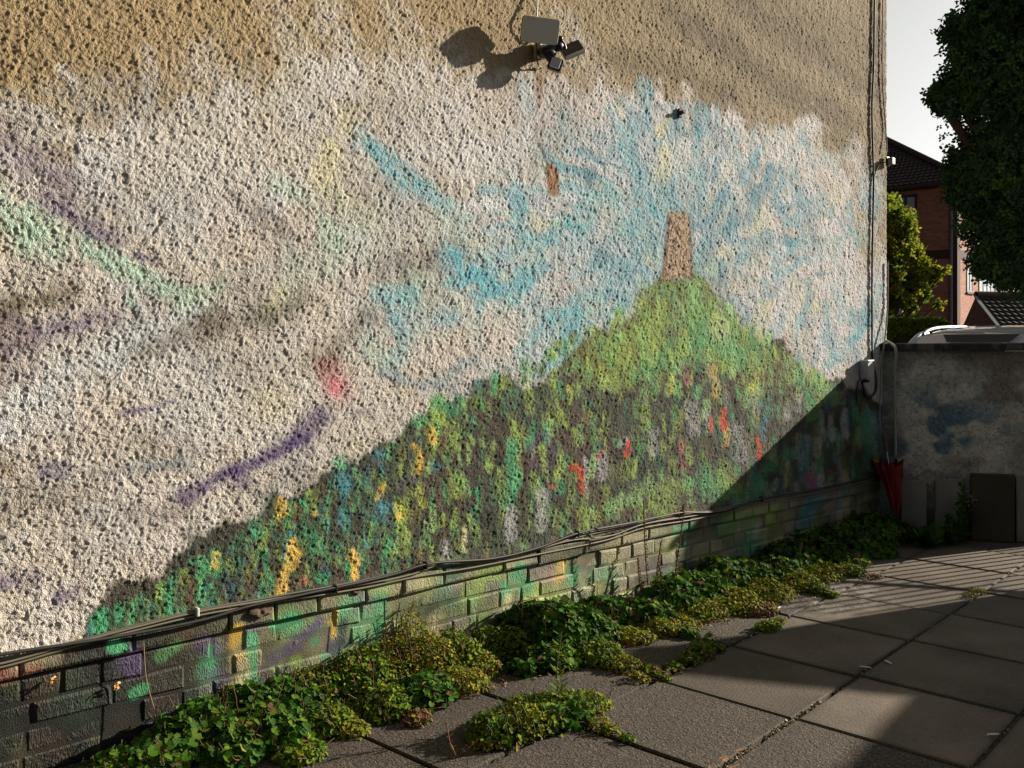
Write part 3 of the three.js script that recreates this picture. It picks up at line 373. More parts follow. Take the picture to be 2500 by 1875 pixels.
function yardWall(root, u0, u1, h, thick = 0.2) {
  const n = 60, g = new THREE.BoxGeometry(u1 - u0, h - 0.066, thick, n, 24, 1).translate((u0 + u1) / 2, (h - 0.066) / 2, -thick / 2), p = g.attributes.position, uv = g.attributes.uv;
  for (let i = 0; i < p.count; i++) { if (p.getZ(i) > -0.01) p.setZ(i, (vn(p.getX(i) / 0.25, p.getY(i) / 0.25, 99) - 0.5) * 0.012); uv.setXY(i, p.getX(i) / 3, p.getY(i) / 1.5); }
  g.computeVertexNormals(); part('wall_face', g, wallRender, root);
  for (let u = u0 - 0.02; u < u1 - 0.05;) {
    const w = Math.min(rr(0.42, 0.5), u1 + 0.02 - u), y = h - 0.064 + rr(-0.003, 0.003), t = 0.064 + rr(-0.004, 0.003);
    const e = 0.035, c = [V(u, y + t, e), V(u + w - 0.006, y + t, e), V(u + w - 0.006, y + t, -thick - e), V(u, y + t, -thick - e)];
    part('coping_stone', stone(c, V(0, -t + 0.008, 0), 0.014, 0.008, (x, yy, z) => [x * 1.6, (z + yy) * 1.6], 0.002), copingStone, root);
    u += w;
  }
  root.position.copy(yardPoint(0, 0)); root.rotation.y = yardTurn;
}
// local x of this wall runs along it and local +z looks into the yard on the far side of x, so it is turned to face the camera
const endWall = thing('yard_wall', 'low grey cement wall with dark coping closing the yard beside the mural', 'wall');
yardWall(endWall, 0.0, 1.265, 1.51);
const farWall = thing('yard_wall', 'taller cement wall on the far side of the railing gate', 'wall');
yardWall(farWall, 2.85, 5.2, 1.95);
const ironBlack = std(0.03, 0.03, 0.032, 0.55, { metalness: 0.5 });
const gate = thing('railing_gate', 'black iron gate of upright bars closing the gap in the yard wall', 'gate');
gate.position.copy(yardPoint(0, 0)); gate.rotation.y = yardTurn;
for (let i = 0; i < 13; i++) part('bar', new THREE.CylinderGeometry(0.011, 0.011, 1.3, 8).translate(1.33 + i * 0.123, 0.72, -0.1), ironBlack, gate);
for (const y of [0.14, 0.96]) part('rail', box(1.58, 0.04, 0.014, 2.07, y, -0.1), ironBlack, gate);
const addedShadeWall = thing('side_wall', 'unseen cement wall added to shade the lower right of the paving', 'wall');  // off-frame wall added to throw the shadow edge across the slabs
part('wall_face', box(3.2, 2.0, 0.2, 1.6, 1.0, 0), std(0.3, 0.28, 0.25, 0.95), addedShadeWall); part('coping', box(3.24, 0.07, 0.28, 1.6, 2.035, 0), copingStone, addedShadeWall); addedShadeWall.position.set(8.05, 0, 3.98); addedShadeWall.rotation.y = 0.17;
const skyBlocker = thing('sky_blocker_house', 'unseen brick house added right of the yard to block skylight', 'house');  // off-frame house added only to screen sky light from the yard
{ const g = box(9, 5.2, 9, 0, 2.6, 0); const m = std(0.26, 0.13, 0.09, 0.9); part('wall', g, m, skyBlocker);
  const sh = new THREE.Shape([[-4.8, 0], [4.8, 0], [0, 2.8]].map(([x, y]) => new THREE.Vector2(x, y + 5.2))); part('roof', new THREE.ExtrudeGeometry(sh, { depth: 9.4, bevelEnabled: false }).translate(0, 0, -4.7), roofGrey, skyBlocker); const an = -0.35; skyBlocker.rotation.y = an; skyBlocker.position.set(12 + 4.5 * Math.cos(an) + 4.5 * Math.sin(an), 0, 8.2 - 4.5 * Math.sin(an) + 4.5 * Math.cos(an)); }

// ---------------------------------------------------------------- ground and paving
const asphalt = new THREE.MeshStandardMaterial({ roughness: 0.95, color: new THREE.Color(0.055, 0.053, 0.05), bumpMap: (() => { const t = gritBump(); t.repeat.set(600, 600); return t; })(), bumpScale: 0.006 });
tag(part('ground', new THREE.PlaneGeometry(420, 420).rotateX(-Math.PI / 2).translate(0, -0.05, 0), asphalt, scene), 'grey tarmac ground running out beyond the yard', null, null, 'structure');
const PT = THREE.MathUtils.degToRad(5.7), P0 = 1.3, PL = 6.6, Q0 = -0.3, QL = 3.6, PW = 2048, PH = 1117, PS = PL / PW;
const fromPave = (p, q, y = 0) => V(p * Math.cos(PT) + q * Math.sin(PT), y, -p * Math.sin(PT) + q * Math.cos(PT));
const toPave = (x, z) => [x * Math.cos(PT) - z * Math.sin(PT), x * Math.sin(PT) + z * Math.cos(PT)];
const pEdge = [-0.62, 0.01, 0.64, 1.27, 1.894, 2.52, 3.15, 3.80, 4.472, 5.092, 5.70, 6.312, 6.95, 7.58, 8.2], qEdge = [-0.12, 0.535, 1.184, 1.826, 2.488, 3.13, 3.77, 4.4];
const slabs = [];
for (let a = 0; a + 1 < pEdge.length; a++) for (let b = 0; b + 1 < qEdge.length; b++) {
  const off = b < 2 ? 0.0 : b > 2 ? 0.012 * (b - 2) : 0;
  const rough = (a <= 5 && b !== 9) && !(a === 5 && b >= 4) || (b <= 1 && a <= 8) ? 1 : 0;
  slabs.push({ p0: pEdge[a] + off, p1: pEdge[a + 1] + off, q0: qEdge[b], q1: qEdge[b + 1], rough: a === 6 && b >= 2 ? 0 : rough, ribbed: (a + b) % 2 === 0 && a >= 6, m: rr(0.82, 1.18), a, b, warm: rr(0, 1) });
}
const slabAt = (p, q) => slabs.find((s) => p >= s.p0 && p < s.p1 && q >= s.q0 && q < s.q1);
const paveCol = new Float32Array(PW * PH * 3), paveBump = new Float32Array(PW * PH);
for (let j = 0; j < PH; j++) { let s = null; for (let i = 0; i < PW; i++) {
  const p = P0 + i * PS, q = Q0 + j * PS, k = j * PW + i;
  if (!s || p < s.p0 || p >= s.p1 || q < s.q0 || q >= s.q1) s = slabAt(p, q) || slabs[0];
  const n = fbm(p / 0.3, q / 0.3, 101, 4), f = vn(p / 0.008, q / 0.008, 104), f2 = hash(i, j, 105);
  let c, h;
  if (s.rough) { const pebble = vn(p / 0.0055, q / 0.0055, 106); c = blend([0.014, 0.0108, 0.008], [0.112, 0.087, 0.064], clamp(0.02 + 0.75 * (pebble - 0.2) + 0.9 * (f2 - 0.42))); if (f2 > 0.95) c = c.map((x) => Math.min(0.3, x * 2.2 + 0.03)); h = 0.2 * f + 0.3 * pebble + 0.5 * f2; }
  else { c = blend([0.074, 0.058, 0.044], [0.140, 0.112, 0.086], clamp(0.35 * f + 0.7 * n + 0.9 * (f2 - 0.5))); h = 0.16 * f + 0.2 * f2 + (s.ribbed ? 0.42 * (0.5 + 0.5 * Math.sin(((s.b % 2 ? q : p) / 0.0125) * 6.283)) : 0.05); }
  const e = Math.min(p - s.p0, s.p1 - p, q - s.q0, s.q1 - q), edge = smooth(0.05, 0.0, e + (n - 0.5) * 0.05);
  const m = s.m * (0.72 + 0.56 * n); c = c.map((x) => x * m); c = blend(c, [0.035, 0.033, 0.022], 0.6 * edge);
  const splash = smooth(0.52, 0.62, fbm(p / 0.07, q / 0.05, 107, 3)) * smooth(0.75, 0.2, Math.hypot((p - 5.0) / 0.9, (q - 1.25) / 0.45)) * (f2 > 0.25 ? 1 : 0.3);
  c = blend(c, [0.24, 0.23, 0.21], 0.75 * splash);
  const orange = smooth(0.62, 0.74, fbm(p / 0.05, q / 0.02, 109, 3)) * smooth(0.06, 0.01, Math.abs(q - 1.8 - (vn(p / 0.1, 3, 111) - 0.5) * 0.08)) * smooth(3.1, 2.7, p);
  c = blend(c, [0.30, 0.13, 0.035], 0.8 * orange);
  const lichen = vn(p / 0.03, q / 0.03, 112) > 0.93 && f2 > 0.4 ? 0.4 : 0; c = blend(c, [0.17, 0.165, 0.15], lichen);
  paveCol.set(c, k * 3); paveBump[k] = h;
} }
const paveMap = dataTexture(PW, PH, (i, j) => { const k = (j * PW + i) * 3; return [paveCol[k], paveCol[k + 1], paveCol[k + 2]]; }, true);
const slabStone = new THREE.MeshStandardMaterial({ map: paveMap, roughness: 0.9, bumpMap: dataTexture(PW, PH, (i, j) => paveBump[j * PW + i]), bumpScale: 0.005 });
paveMap.wrapS = paveMap.wrapT = slabStone.bumpMap.wrapS = slabStone.bumpMap.wrapT = THREE.MirroredRepeatWrapping;
const pavement = new THREE.Group(); pavement.name = 'pavement'; scene.add(pavement); tag(pavement, 'square concrete paving slabs of the yard', null, null, 'structure');
for (const s of slabs) {
  const mid = fromPave((s.p0 + s.p1) / 2, (s.q0 + s.q1) / 2);
  if (mid.z < -0.3 || mid.x < -1 || (mid.x - 7.118) * WD.y - mid.z * WD.x > 0.45) continue;
  const g0 = rr(0.004, 0.011), g1 = rr(0.004, 0.011), gq = (s.b === 2 || s.b === 3) && s.a < 8 ? rr(0.008, 0.014) : rr(0.004, 0.008), y = rr(-0.003, 0.002), t = () => y + rr(-0.002, 0.002);
  const c = [fromPave(s.p0 + g0, s.q1 - gq, t()), fromPave(s.p1 - g1, s.q1 - gq, t()), fromPave(s.p1 - g1, s.q0 + gq, t()), fromPave(s.p0 + g0, s.q0 + gq, t())];
  part('paving_slab', stone(c, V(0, -0.045, 0), 0.007, 0.006, (x, yy, z) => { const w = toPave(x, z); return [(w[0] - P0) / PL, (w[1] - Q0) / QL]; }, 0.001), slabStone, pavement);
}
const soil = new THREE.MeshStandardMaterial({ roughness: 1, map: dataTexture(256, 256, (i, j) => blend([0.022, 0.018, 0.013], [0.07, 0.055, 0.03], fbm(i / 9, j / 9, 120, 4)), true), bumpMap: dataTexture(256, 256, (i, j) => fbm(i / 5, j / 5, 121, 3)), bumpScale: 0.01 });
{ const g = new THREE.PlaneGeometry(10.5, 6, 200, 100).rotateX(-Math.PI / 2).translate(3.2, -0.02, 2.4), p = g.attributes.position; for (let i = 0; i < p.count; i++) p.setY(i, -0.018 + (fbm(p.getX(i) / 0.12, p.getZ(i) / 0.12, 123, 3) - 0.5) * 0.022); for (let i = 0; i < p.count; i++) g.attributes.uv.setXY(i, p.getX(i) * 2, p.getZ(i) * 2); g.computeVertexNormals(); part('joint_soil', g, soil, pavement); }

// ---------------------------------------------------------------- things fixed to the wall
const blackPlastic = std(0.012, 0.012, 0.013, 0.35), greyPlastic = std(0.42, 0.41, 0.38, 0.5), whitePlastic = std(0.62, 0.6, 0.55, 0.45), lens = std(0.5, 0.5, 0.5, 0.25), blackRubber = std(0.016, 0.015, 0.014, 0.6), paleSheath = std(0.15, 0.13, 0.09, 0.6);
function slab3(center, a, b, depth, r) {                            // rounded plate: half axes a and b, thickness depth
  const n = a.clone().cross(b).normalize(), sh = new THREE.Shape(), w = a.length(), h = b.length();
  sh.moveTo(-w + r, -h); sh.lineTo(w - r, -h); sh.quadraticCurveTo(w, -h, w, -h + r); sh.lineTo(w, h - r); sh.quadraticCurveTo(w, h, w - r, h); sh.lineTo(-w + r, h); sh.quadraticCurveTo(-w, h, -w, h - r); sh.lineTo(-w, -h + r); sh.quadraticCurveTo(-w, -h, -w + r, -h);
  const g = new THREE.ExtrudeGeometry(sh, { depth, bevelEnabled: true, bevelSize: 0.003, bevelThickness: 0.003, bevelSegments: 2 });
  const u = a.clone().normalize(), bb = n.clone().cross(u).normalize();
  return g.applyMatrix4(new THREE.Matrix4().makeBasis(u, bb, n).setPosition(center));
}
{
  const at = onWall(1312, 128), lamp = thing('security_light', 'black security floodlight with pale lamp panels fixed high on the mural wall', 'floodlight', at);
  const L = (x, y, z) => onWall(x, y, z).sub(at);
  part('mounting_plate', box(0.075, 0.07, 0.05, 0, 0, 0.03, 0.008), greyPlastic, lamp);
  part('housing', merged([new THREE.SphereGeometry(0.036, 20, 14).scale(1.25, 1, 1).translate(...L(1340, 127, 0.085).toArray()), tube([V(0.0, 0.0, 0.05), L(1325, 128, 0.075), L(1352, 118, 0.1)], 0.03, 12, 12), new THREE.SphereGeometry(0.03, 18, 12).translate(...L(1362, 112, 0.11).toArray())]), blackPlastic, lamp);
  part('arm', merged([tube([L(1345, 112, 0.10), L(1364, 95, 0.13), L(1376, 106, 0.13), L(1380, 120, 0.13)], 0.010, 20, 8), new THREE.SphereGeometry(0.015, 14, 10).translate(...L(1368, 94, 0.13).toArray())]), blackPlastic, lamp);
  const head = new THREE.Group(); head.name = 'lamp_head'; lamp.add(head);
  const a = V(0.155, -0.012, 0.095).multiplyScalar(0.5), b = V(0.012, -0.112, -0.033).multiplyScalar(-0.5), c = L(1319, 74, 0.13), n = a.clone().cross(b).normalize();
  part('diffuser', slab3(c.clone().addScaledVector(n, 0.002), a, b, 0.012, 0.014), whitePlastic, head);
  part('casing', slab3(c.clone().addScaledVector(n, -0.022), a.clone().multiplyScalar(1.02), b.clone().multiplyScalar(1.02), 0.018, 0.014), blackPlastic, head);
  const head2 = new THREE.Group(); head2.name = 'lamp_head'; lamp.add(head2);
  const R = V(-AZ, 0, AX), F = V(AX, 0, AZ), a2 = R.clone().multiplyScalar(0.047).add(V(0, 0.020, 0)), b2 = R.clone().multiplyScalar(0.026).addScaledVector(V(0, 1, 0), -0.022).addScaledVector(F, -0.024), c2 = L(1401, 126, 0.13), n2 = a2.clone().cross(b2).normalize();
  if (n2.dot(F) > 0) n2.negate();
  part('diffuser', slab3(c2, a2, b2.clone().cross(a2).dot(n2) < 0 ? b2 : b2.clone().negate(), 0.008, 0.006), whitePlastic, head2);
  part('casing', slab3(c2.clone().addScaledVector(n2, -0.014).addScaledVector(R, -0.010).addScaledVector(F, 0.012).add(V(0, 0.016, 0)), a2.clone().multiplyScalar(1.03), b2.clone().cross(a2).dot(n2) < 0 ? b2 : b2.clone().negate(), 0.022, 0.006), blackPlastic, head2);
  const sensor = new THREE.Group(); sensor.name = 'motion_sensor'; lamp.add(sensor);
  const a3 = R.clone().multiplyScalar(0.021).add(V(0, -0.008, 0)), b3 = R.clone().multiplyScalar(0.010).add(V(0, 0.019, 0)), c3 = L(1356, 155, 0.12);
  part('sensor_lens', slab3(c3, a3, b3, 0.014, 0.005), lens, sensor);
  part('sensor_case', merged([slab3(c3.clone().addScaledVector(F, 0.034), a3.clone().multiplyScalar(1.5), b3.clone().multiplyScalar(1.4), 0.03, 0.008), tube([L(1335, 135, 0.085), L(1345, 148, 0.1)], 0.017, 8, 10)]), blackPlastic, sensor);
  part('power_lead', tube([L(1308, 98, 0.02), L(1309, 112, 0.035), L(1310, 140, 0.05), L(1315, 160, 0.04), L(1322, 164, 0.02), L(1316, 169, 0.012), L(1300, 166, 0.015)], 0.0042, 30, 6), paleSheath, lamp);
  const drop = part('lamp_cable', tube([onWall(1313, -60, 0.03), onWall(1312, 0, 0.034), onWall(1311, 30, 0.045), onWall(1309, 52, 0.05), onWall(1308, 100, 0.03)], 0.0045, 30, 6), whitePlastic, scene);
  tag(drop, 'thin pale cable dropping from the roof to the security light', 'cable');
}
const wallAnchor = thing('wall_anchor', 'small dark stub sticking out of the white paint above the painted tower', 'bolt', onWall(1655, 277));
part('stub', merged([new THREE.CylinderGeometry(0.011, 0.014, 0.05, 10).rotateX(Math.PI / 2 - 0.3).translate(0.004, 0, 0.02), box(0.03, 0.055, 0.014, 0.002, 0, 0.014, 0.004)]), std(0.05, 0.038, 0.028, 0.8), wallAnchor);
function cable(name, label, pts, r, mat, seg = 120, group) { return tag(part(name, tube(pts.map(([x, y, z]) => onWall(x, y, z ?? 0.016)), r, seg, 7), mat, scene), label, 'cable', group); }
cable('wall_cable', 'long black cable running down the right edge of the mural wall to the grey box', [[2136, -120], [2135, 0], [2133, 163], [2129, 260], [2131, 366], [2133, 447], [2131, 541], [2129, 675], [2129, 763], [2131, 885], [2138, 915], [2139, 950], [2128, 968], [2112, 964], [2105, 932, 0.02]], 0.0075, blackRubber);
cable('wall_cable', 'thin dark cable along the top of the wall corner leading to the small corner box', [[2156, -120], [2155, 0], [2154, 175], [2157, 244], [2163, 320], [2166, 372, 0.03]], 0.0045, blackRubber);
cable('wall_cable', 'short black lead hanging in a curl under the grey junction box', [[2096, 928, 0.02], [2092, 950], [2091, 968], [2095, 988]], 0.005, blackRubber, 30);
cable('wall_cable', 'curved black lead joining the small corner box to the long cable', [[2160, 396, 0.05], [2150, 398, 0.03], [2141, 412], [2135, 431], [2133, 455]], 0.006, blackRubber, 40);
cable('wall_cable', 'pale loose cable hanging beside the wall corner down behind the umbrella', [[2168, 640, 0.02], [2166, 761, 0.02], [2160, 832, 0.035], [2153, 877, 0.03], [2149, 967, 0.03], [2148, 1025, 0.03], [2153, 1061, 0.03]], 0.006, std(0.3, 0.28, 0.25, 0.6), 60);
{
  const p = onWall(2104, 902), bx = thing('junction_box', 'grey plastic junction box under the long cable on the mural wall', 'junction box', p);
  part('box_body', box(0.10, 0.148, 0.055, 0, 0, 0.034, 0.008), std(0.36, 0.36, 0.37, 0.5), bx);
  part('lid', box(0.105, 0.152, 0.014, 0, 0, 0.069, 0.005), std(0.42, 0.42, 0.43, 0.5), bx);
  for (const [x, y] of [[-0.038, 0.06], [0.038, 0.06], [-0.038, -0.06], [0.038, -0.06]]) part('screw', new THREE.CylinderGeometry(0.007, 0.007, 0.006, 10).rotateX(Math.PI / 2).translate(x, y, 0.078), std(0.3, 0.3, 0.3, 0.5), bx);
  for (const x of [-0.03, 0.0, 0.03]) part('gland', new THREE.CylinderGeometry(0.011, 0.011, 0.03, 8).translate(x, -0.085, 0.035), blackPlastic, bx);
  const q = V(CORNER - 0.035, onWall(2166, 397).y, 0.02), cb = thing('corner_box', 'small white sensor box on the outer corner of the wall', 'junction box', q);
  part('box_body', box(0.055, 0.058, 0.04, 0.012, 0, 0.03, 0.008), std(0.3, 0.28, 0.25, 0.5), cb); part('bracket', box(0.05, 0.075, 0.012, 0.0, 0, 0.004, 0.003), blackPlastic, cb);
}
// bundled cables along the top of the plinth (places in the photograph at 2212 px)
const P = (list, z) => { const r = []; for (let i = 0; i < list.length; i += 2) r.push([list[i] * Q, list[i + 1] * Q, z]); return r; };
const along = 'cables clipped along the top of the brick plinth';
cable('plinth_cable', 'thickest black cable clipped along the top of the brick plinth', P([-160, 1440, 0, 1414, 152, 1391, 253, 1375, 442, 1338, 533, 1311, 650, 1285, 796, 1254, 860, 1238, 920, 1219, 1068, 1206, 1160, 1184, 1248, 1152, 1360, 1130, 1475, 1107, 1504, 1107, 1560, 1104, 1646, 1077, 1758, 1058, 1885, 1030, 1930, 1016], 0.034), 0.0065, blackRubber, 400);
cable('plinth_cable', 'upper of the thin buff cables crossing over the black cable above the bricks', P([-160, 1460, 0, 1434, 139, 1396, 220, 1374, 320, 1348, 426, 1322, 562, 1299, 796, 1260, 888, 1241, 960, 1216, 1032, 1214, 1140, 1192, 1230, 1168, 1320, 1157, 1388, 1133, 1504, 1113, 1632, 1086, 1758, 1066, 1885, 1036], 0.026), 0.0045, paleSheath, 400);
cable('plinth_cable', 'lower of the thin buff cables sagging along the top row of bricks', P([-160, 1470, 0, 1442, 139, 1402, 220, 1380, 320, 1355, 426, 1330, 562, 1306, 796, 1268, 888, 1248, 1032, 1224, 1140, 1202, 1320, 1164, 1388, 1141, 1504, 1121, 1632, 1093, 1758, 1072, 1885, 1041], 0.022), 0.0045, paleSheath, 400);
cable('plinth_cable', 'dull grey cable twisted between the black and buff cables at the left of the plinth', P([-160, 1452, 0, 1426, 139, 1392, 220, 1370, 426, 1318, 562, 1294, 796, 1251, 860, 1236, 925, 1224, 1060, 1212, 1200, 1172, 1250, 1160, 1400, 1128, 1500, 1110, 1640, 1081, 1770, 1062, 1890, 1034], 0.018), 0.0045, std(0.09, 0.085, 0.075, 0.6), 400);
for (const [x, y, where] of [[426, 1322, 'leftmost pale cable clip, over the green and brown paint'], [725, 1272, 'round cable clip above the yellow streak on the bricks'], [920, 1221, 'cable clip where the bundle rises left of the grey painted stones'], [1248, 1153, 'cable clip at the peak of the black cable left of the dry stalks'], [1475, 1108, 'cable clip where the cables flatten near the shadow edge'], [1646, 1078, 'cable clip inside the shade at the right of the plinth']]) {
  const p = onWall(x * Q, y * Q, 0.03); tag(part('cable_clip', box(0.012, 0.034, 0.03, 0, 0, -0.004, 0.004).translate(p.x, p.y, p.z), x === 426 ? whitePlastic : blackPlastic, scene), where, 'cable clip');
}
{ // spall of render hanging at the top of the bricks
  for (const [x, y, r, label] of [[560, 1322, 0.035, 'broken lump of old render at the top of the bricks'], [770, 1278, 0.018, 'small dark flake of render hanging under the cables']]) { const p = onWall(x * Q, y * Q, 0.012), g = new THREE.IcosahedronGeometry(r, 3), q = g.attributes.position; for (let i = 0; i < q.count; i++) { const k = 0.6 + 0.8 * vn(q.getX(i) / 0.012 + 40, q.getY(i) / 0.012 + q.getZ(i) / 0.012 + 40, 131); q.setXYZ(i, q.getX(i) * k * 1.6, q.getY(i) * k * 0.7, q.getZ(i) * k * 0.5); } g.computeVertexNormals(); tag(part('render_lump', g.translate(p.x, p.y, p.z), std(0.09, 0.065, 0.045, 0.95), scene), label, 'rubble'); }
}

// ---------------------------------------------------------------- things by the yard wall
{
  const hp = (x, y, o = 0.03) => onYardWall(x, y, o), top = hp(2184, 838, 0.05);
  const pts = [yardPoint(0.06, 1.40, -0.24), yardPoint(0.06, 1.50, -0.22), yardPoint(0.06, 1.527, -0.1), hp(2178, 841, 0.03), hp(2186, 850, 0.06), hp(2188, 862, 0.058), hp(2186, 890, 0.03), hp(2184, 930, 0.022), hp(2184, 1000, 0.022), hp(2186, 1070, 0.022), hp(2186, 1110, 0.03)];
  tag(part('garden_hose', tube(pts, 0.0115, 90, 10), std(0.34, 0.33, 0.29, 0.4), scene), 'pale grey hose hanging over the end of the yard wall', 'hose');
}
{
  const foot = onYardWall(2193, 1268, 0.16), top = onYardWall(2158, 1062, 0.13), dir = top.clone().sub(foot), len = dir.length(), root = thing('umbrella', 'folded red, green and yellow umbrella standing handle up in the wall corner', 'umbrella', foot);
  root.quaternion.setFromUnitVectors(V(0, 1, 0), dir.normalize());
  const canopy = len * 0.70, tones = [[0.22, 0.012, 0.01], [0.012, 0.045, 0.02], [0.24, 0.012, 0.01], [0.26, 0.014, 0.01], [0.24, 0.012, 0.01], [0.4, 0.25, 0.02], [0.012, 0.05, 0.022], [0.25, 0.014, 0.01]];
  for (let k = 0; k < 8; k++) {                                    // eight hanging folds of cloth between the ribs
    const pos = [], idx = [], N = 10, M = 16, rim = rr(0.86, 1.03) * canopy;
    for (let i = 0; i <= M; i++) for (let j = 0; j <= N; j++) {
      const v = i / M, f = j / N, an = (k + f) / 8 * Math.PI * 2, fold = 0.5 - 0.5 * Math.cos(f * 2 * Math.PI), r = 0.012 + (0.075 * Math.pow(v, 0.75) + 0.03 * v * v) * (1 - 0.42 * fold) + 0.006 * Math.sin(v * 9 + k * 2 + f * 5);
      const a2 = an + 0.35 * fold * v; pos.push(Math.cos(a2) * r, 0.02 + v * (rim - 0.06 * canopy * fold), Math.sin(a2) * r);
      if (i && j) { const q = i * (N + 1) + j; idx.push(q, q - 1, q - N - 2, q, q - N - 2, q - N - 1); }
    }
    const g = new THREE.BufferGeometry(); g.setAttribute('position', new THREE.Float32BufferAttribute(pos, 3)); g.setAttribute('uv', new THREE.Float32BufferAttribute(new Float32Array(pos.length / 3 * 2), 2)); g.setIndex(idx); g.computeVertexNormals();
    part('canopy_panel', g, std(...tones[k], 0.65), root);
  }
  part('shaft', new THREE.CylinderGeometry(0.005, 0.005, len * 0.92, 10).translate(0, len * 0.46, 0), std(0.6, 0.6, 0.6, 0.25, { metalness: 1 }), root);
  part('tip', new THREE.CylinderGeometry(0.006, 0.003, 0.05, 8).translate(0, 0, 0), blackPlastic, root);
  const hp = []; for (let i = 0; i <= 30; i++) { const y = i / 30; hp.push(new THREE.Vector2(0.0145 + 0.0025 * Math.sin(y * 60) - 0.003 * y, len * 0.80 + y * len * 0.22)); } hp.push(new THREE.Vector2(0.0001, len * 1.022));
  part('handle', new THREE.LatheGeometry(hp, 16), std(0.17, 0.08, 0.035, 0.6), root);
}
const leanTex = (dark) => dataTexture(256, 256, (i, j) => { const n = fbm(i / 40, j / 40, 141 + dark, 4), f = hash(i, j, 142); return blend(dark ? [0.045, 0.043, 0.028] : [0.30, 0.28, 0.24], dark ? [0.075, 0.068, 0.045]   : [0.14, 0.13, 0.11], clamp(n * 1.3 - 0.2 + (f - 0.5) * 0.4)); }, true);
const leanPale = std(1, 1, 1, 0.92, { map: leanTex(0), bumpMap: slabStone.bumpMap, bumpScale: 0.002 }), leanDark = std(1, 1, 1, 0.95, { map: leanTex(1), bumpMap: slabStone.bumpMap, bumpScale: 0.004 });
for (const [x0, x1, yt, m, label, out] of [[2199, 2262, 1171, leanPale, 'pale leaning concrete slab nearest the umbrella', 0.10], [2283, 2350, 1171, leanPale, 'pale leaning slab half hidden behind the tall weed', 0.09], [2371, 2478, 1155, leanDark, 'dark mossy slab leaning on the yard wall right of the weed', 0.15], [2481, 2560, 1163, leanPale, 'grey leaning slab at the right edge of the photo', 0.11]]) {
  const a = onYardWall(x0, yt, 0.03), b = onYardWall(x1, yt, 0.03), up = a.y, fa = onYardWall(x0, yt, out), fb = onYardWall(x1, yt, out);
  const slab = thing('leaning_slab', label, 'concrete slab', V((fa.x + fb.x) / 2, 0, (fa.z + fb.z) / 2));
  const o = slab.position, ua = a.clone().sub(o), ub = b.clone().sub(o), du = (ub.clone().sub(ua)).normalize(), w = ub.clone().sub(ua).length();
  const low0 = V(fa.x, 0.0, fa.z).sub(o), low1 = V(fb.x, 0.0, fb.z).sub(o), outDir = V(-WD.y, 0, WD.x);
  const c = [low0, low1, ub.clone().add(V(0, rr(-0.01, 0.01), 0)), ua];
  part('slab_body', stone(c, outDir.clone().multiplyScalar(-0.038).add(V(0, -0.005, 0)), 0.008, 0.007, (x, y, z) => [(x + z) * 0.9 + 0.2, y * 0.9], 0.002), m, slab);
}

// ---------------------------------------------------------------- plants at the foot of the wall
function leafShape(kind) {                                          // flat leaf of unit length lying along +y, facing +z, a little cupped
  const p = [0, 0.42, -0.06], idx = [], N = kind === 'round' ? 14 : kind === 'small' ? 8 : 8;
  for (let i = 0; i < N; i++) {
    const a = (i / N) * 2 * Math.PI; let r, x, y;
    if (kind === 'round') { r = 0.5 * (i % 2 ? 1.0 : 0.86) * (1 - 0.72 * Math.exp(-Math.pow((Math.abs(a > Math.PI ? a - 2 * Math.PI : a)) / 0.35, 2))); x = Math.sin(a) * r * 1.1; y = 0.42 - Math.cos(a) * r; }
    else if (kind === 'small') { x = Math.sin(a) * 0.36 * (i % 2 ? 1 : 0.9); y = 0.5 - Math.cos(a) * 0.5; }
    else { x = Math.sin(a) * 0.16; y = 0.5 - Math.cos(a) * 0.5; }
    p.push(x, y, 0.10 * Math.abs(x) * 2 + (i % 2 ? 0.03 : 0) - 0.18 * y * y);
    idx.push(0, 1 + i, 1 + ((i + 1) % N));
  }
  const g = new THREE.BufferGeometry(); g.setAttribute('position', new THREE.Float32BufferAttribute(p, 3)); g.setAttribute('uv', new THREE.Float32BufferAttribute(new Float32Array(p.length / 3 * 2), 2)); g.setIndex(idx); g.computeVertexNormals(); return g;
}
const leafMat = () => new THREE.MeshPhysicalMaterial({ color: 0xffffff, roughness: 0.75, transmission: 0.4, thickness: 0, specularIntensity: 0.15 });
const leafGreen = leafMat(), leafPlain = new THREE.MeshStandardMaterial({ color: 0xffffff, roughness: 0.55 });
const LEAF = { round: leafShape('round'), small: leafShape('small'), blade: leafShape('blade') };
const tint = (kind) => { const k = rr(0.7, 1.75), b = kind === 'ivy' ? pick([[0.040, 0.115, 0.006], [0.030, 0.090, 0.006], [0.070, 0.150, 0.007], [0.034, 0.10, 0.008]]) : kind === 'mixed' ? pick([[0.08, 0.16, 0.007], [0.12, 0.18, 0.008], [0.055, 0.13, 0.007], [0.17, 0.19, 0.01]]) : kind === 'yellow' ? pick([[0.21, 0.21, 0.010], [0.15, 0.19, 0.008], [0.25, 0.21, 0.012], [0.10, 0.17, 0.008], [0.2, 0.17, 0.012]]) : kind === 'dry' ? pick([[0.16, 0.075, 0.03], [0.11, 0.045, 0.02], [0.2, 0.11, 0.05], [0.13, 0.1, 0.04]]) : pick([[0.05, 0.1, 0.02], [0.07, 0.12, 0.02]]); return new THREE.Color(b[0] * k, b[1] * k, b[2] * k); };
function placedLeaf(pos, out, size) {
  const n = out.clone().add(V(rr(-0.75, 0.75), rr(-0.35, 0.75), rr(-0.75, 0.75))).normalize(), t = V(rr(-1, 1), rr(-0.9, 0.35), rr(-1, 1)).cross(n).normalize(), b = n.clone().cross(t);
  return new THREE.Matrix4().makeBasis(t, b, n).scale(V(size * rr(0.85, 1.15), size, size)).setPosition(pos);
}
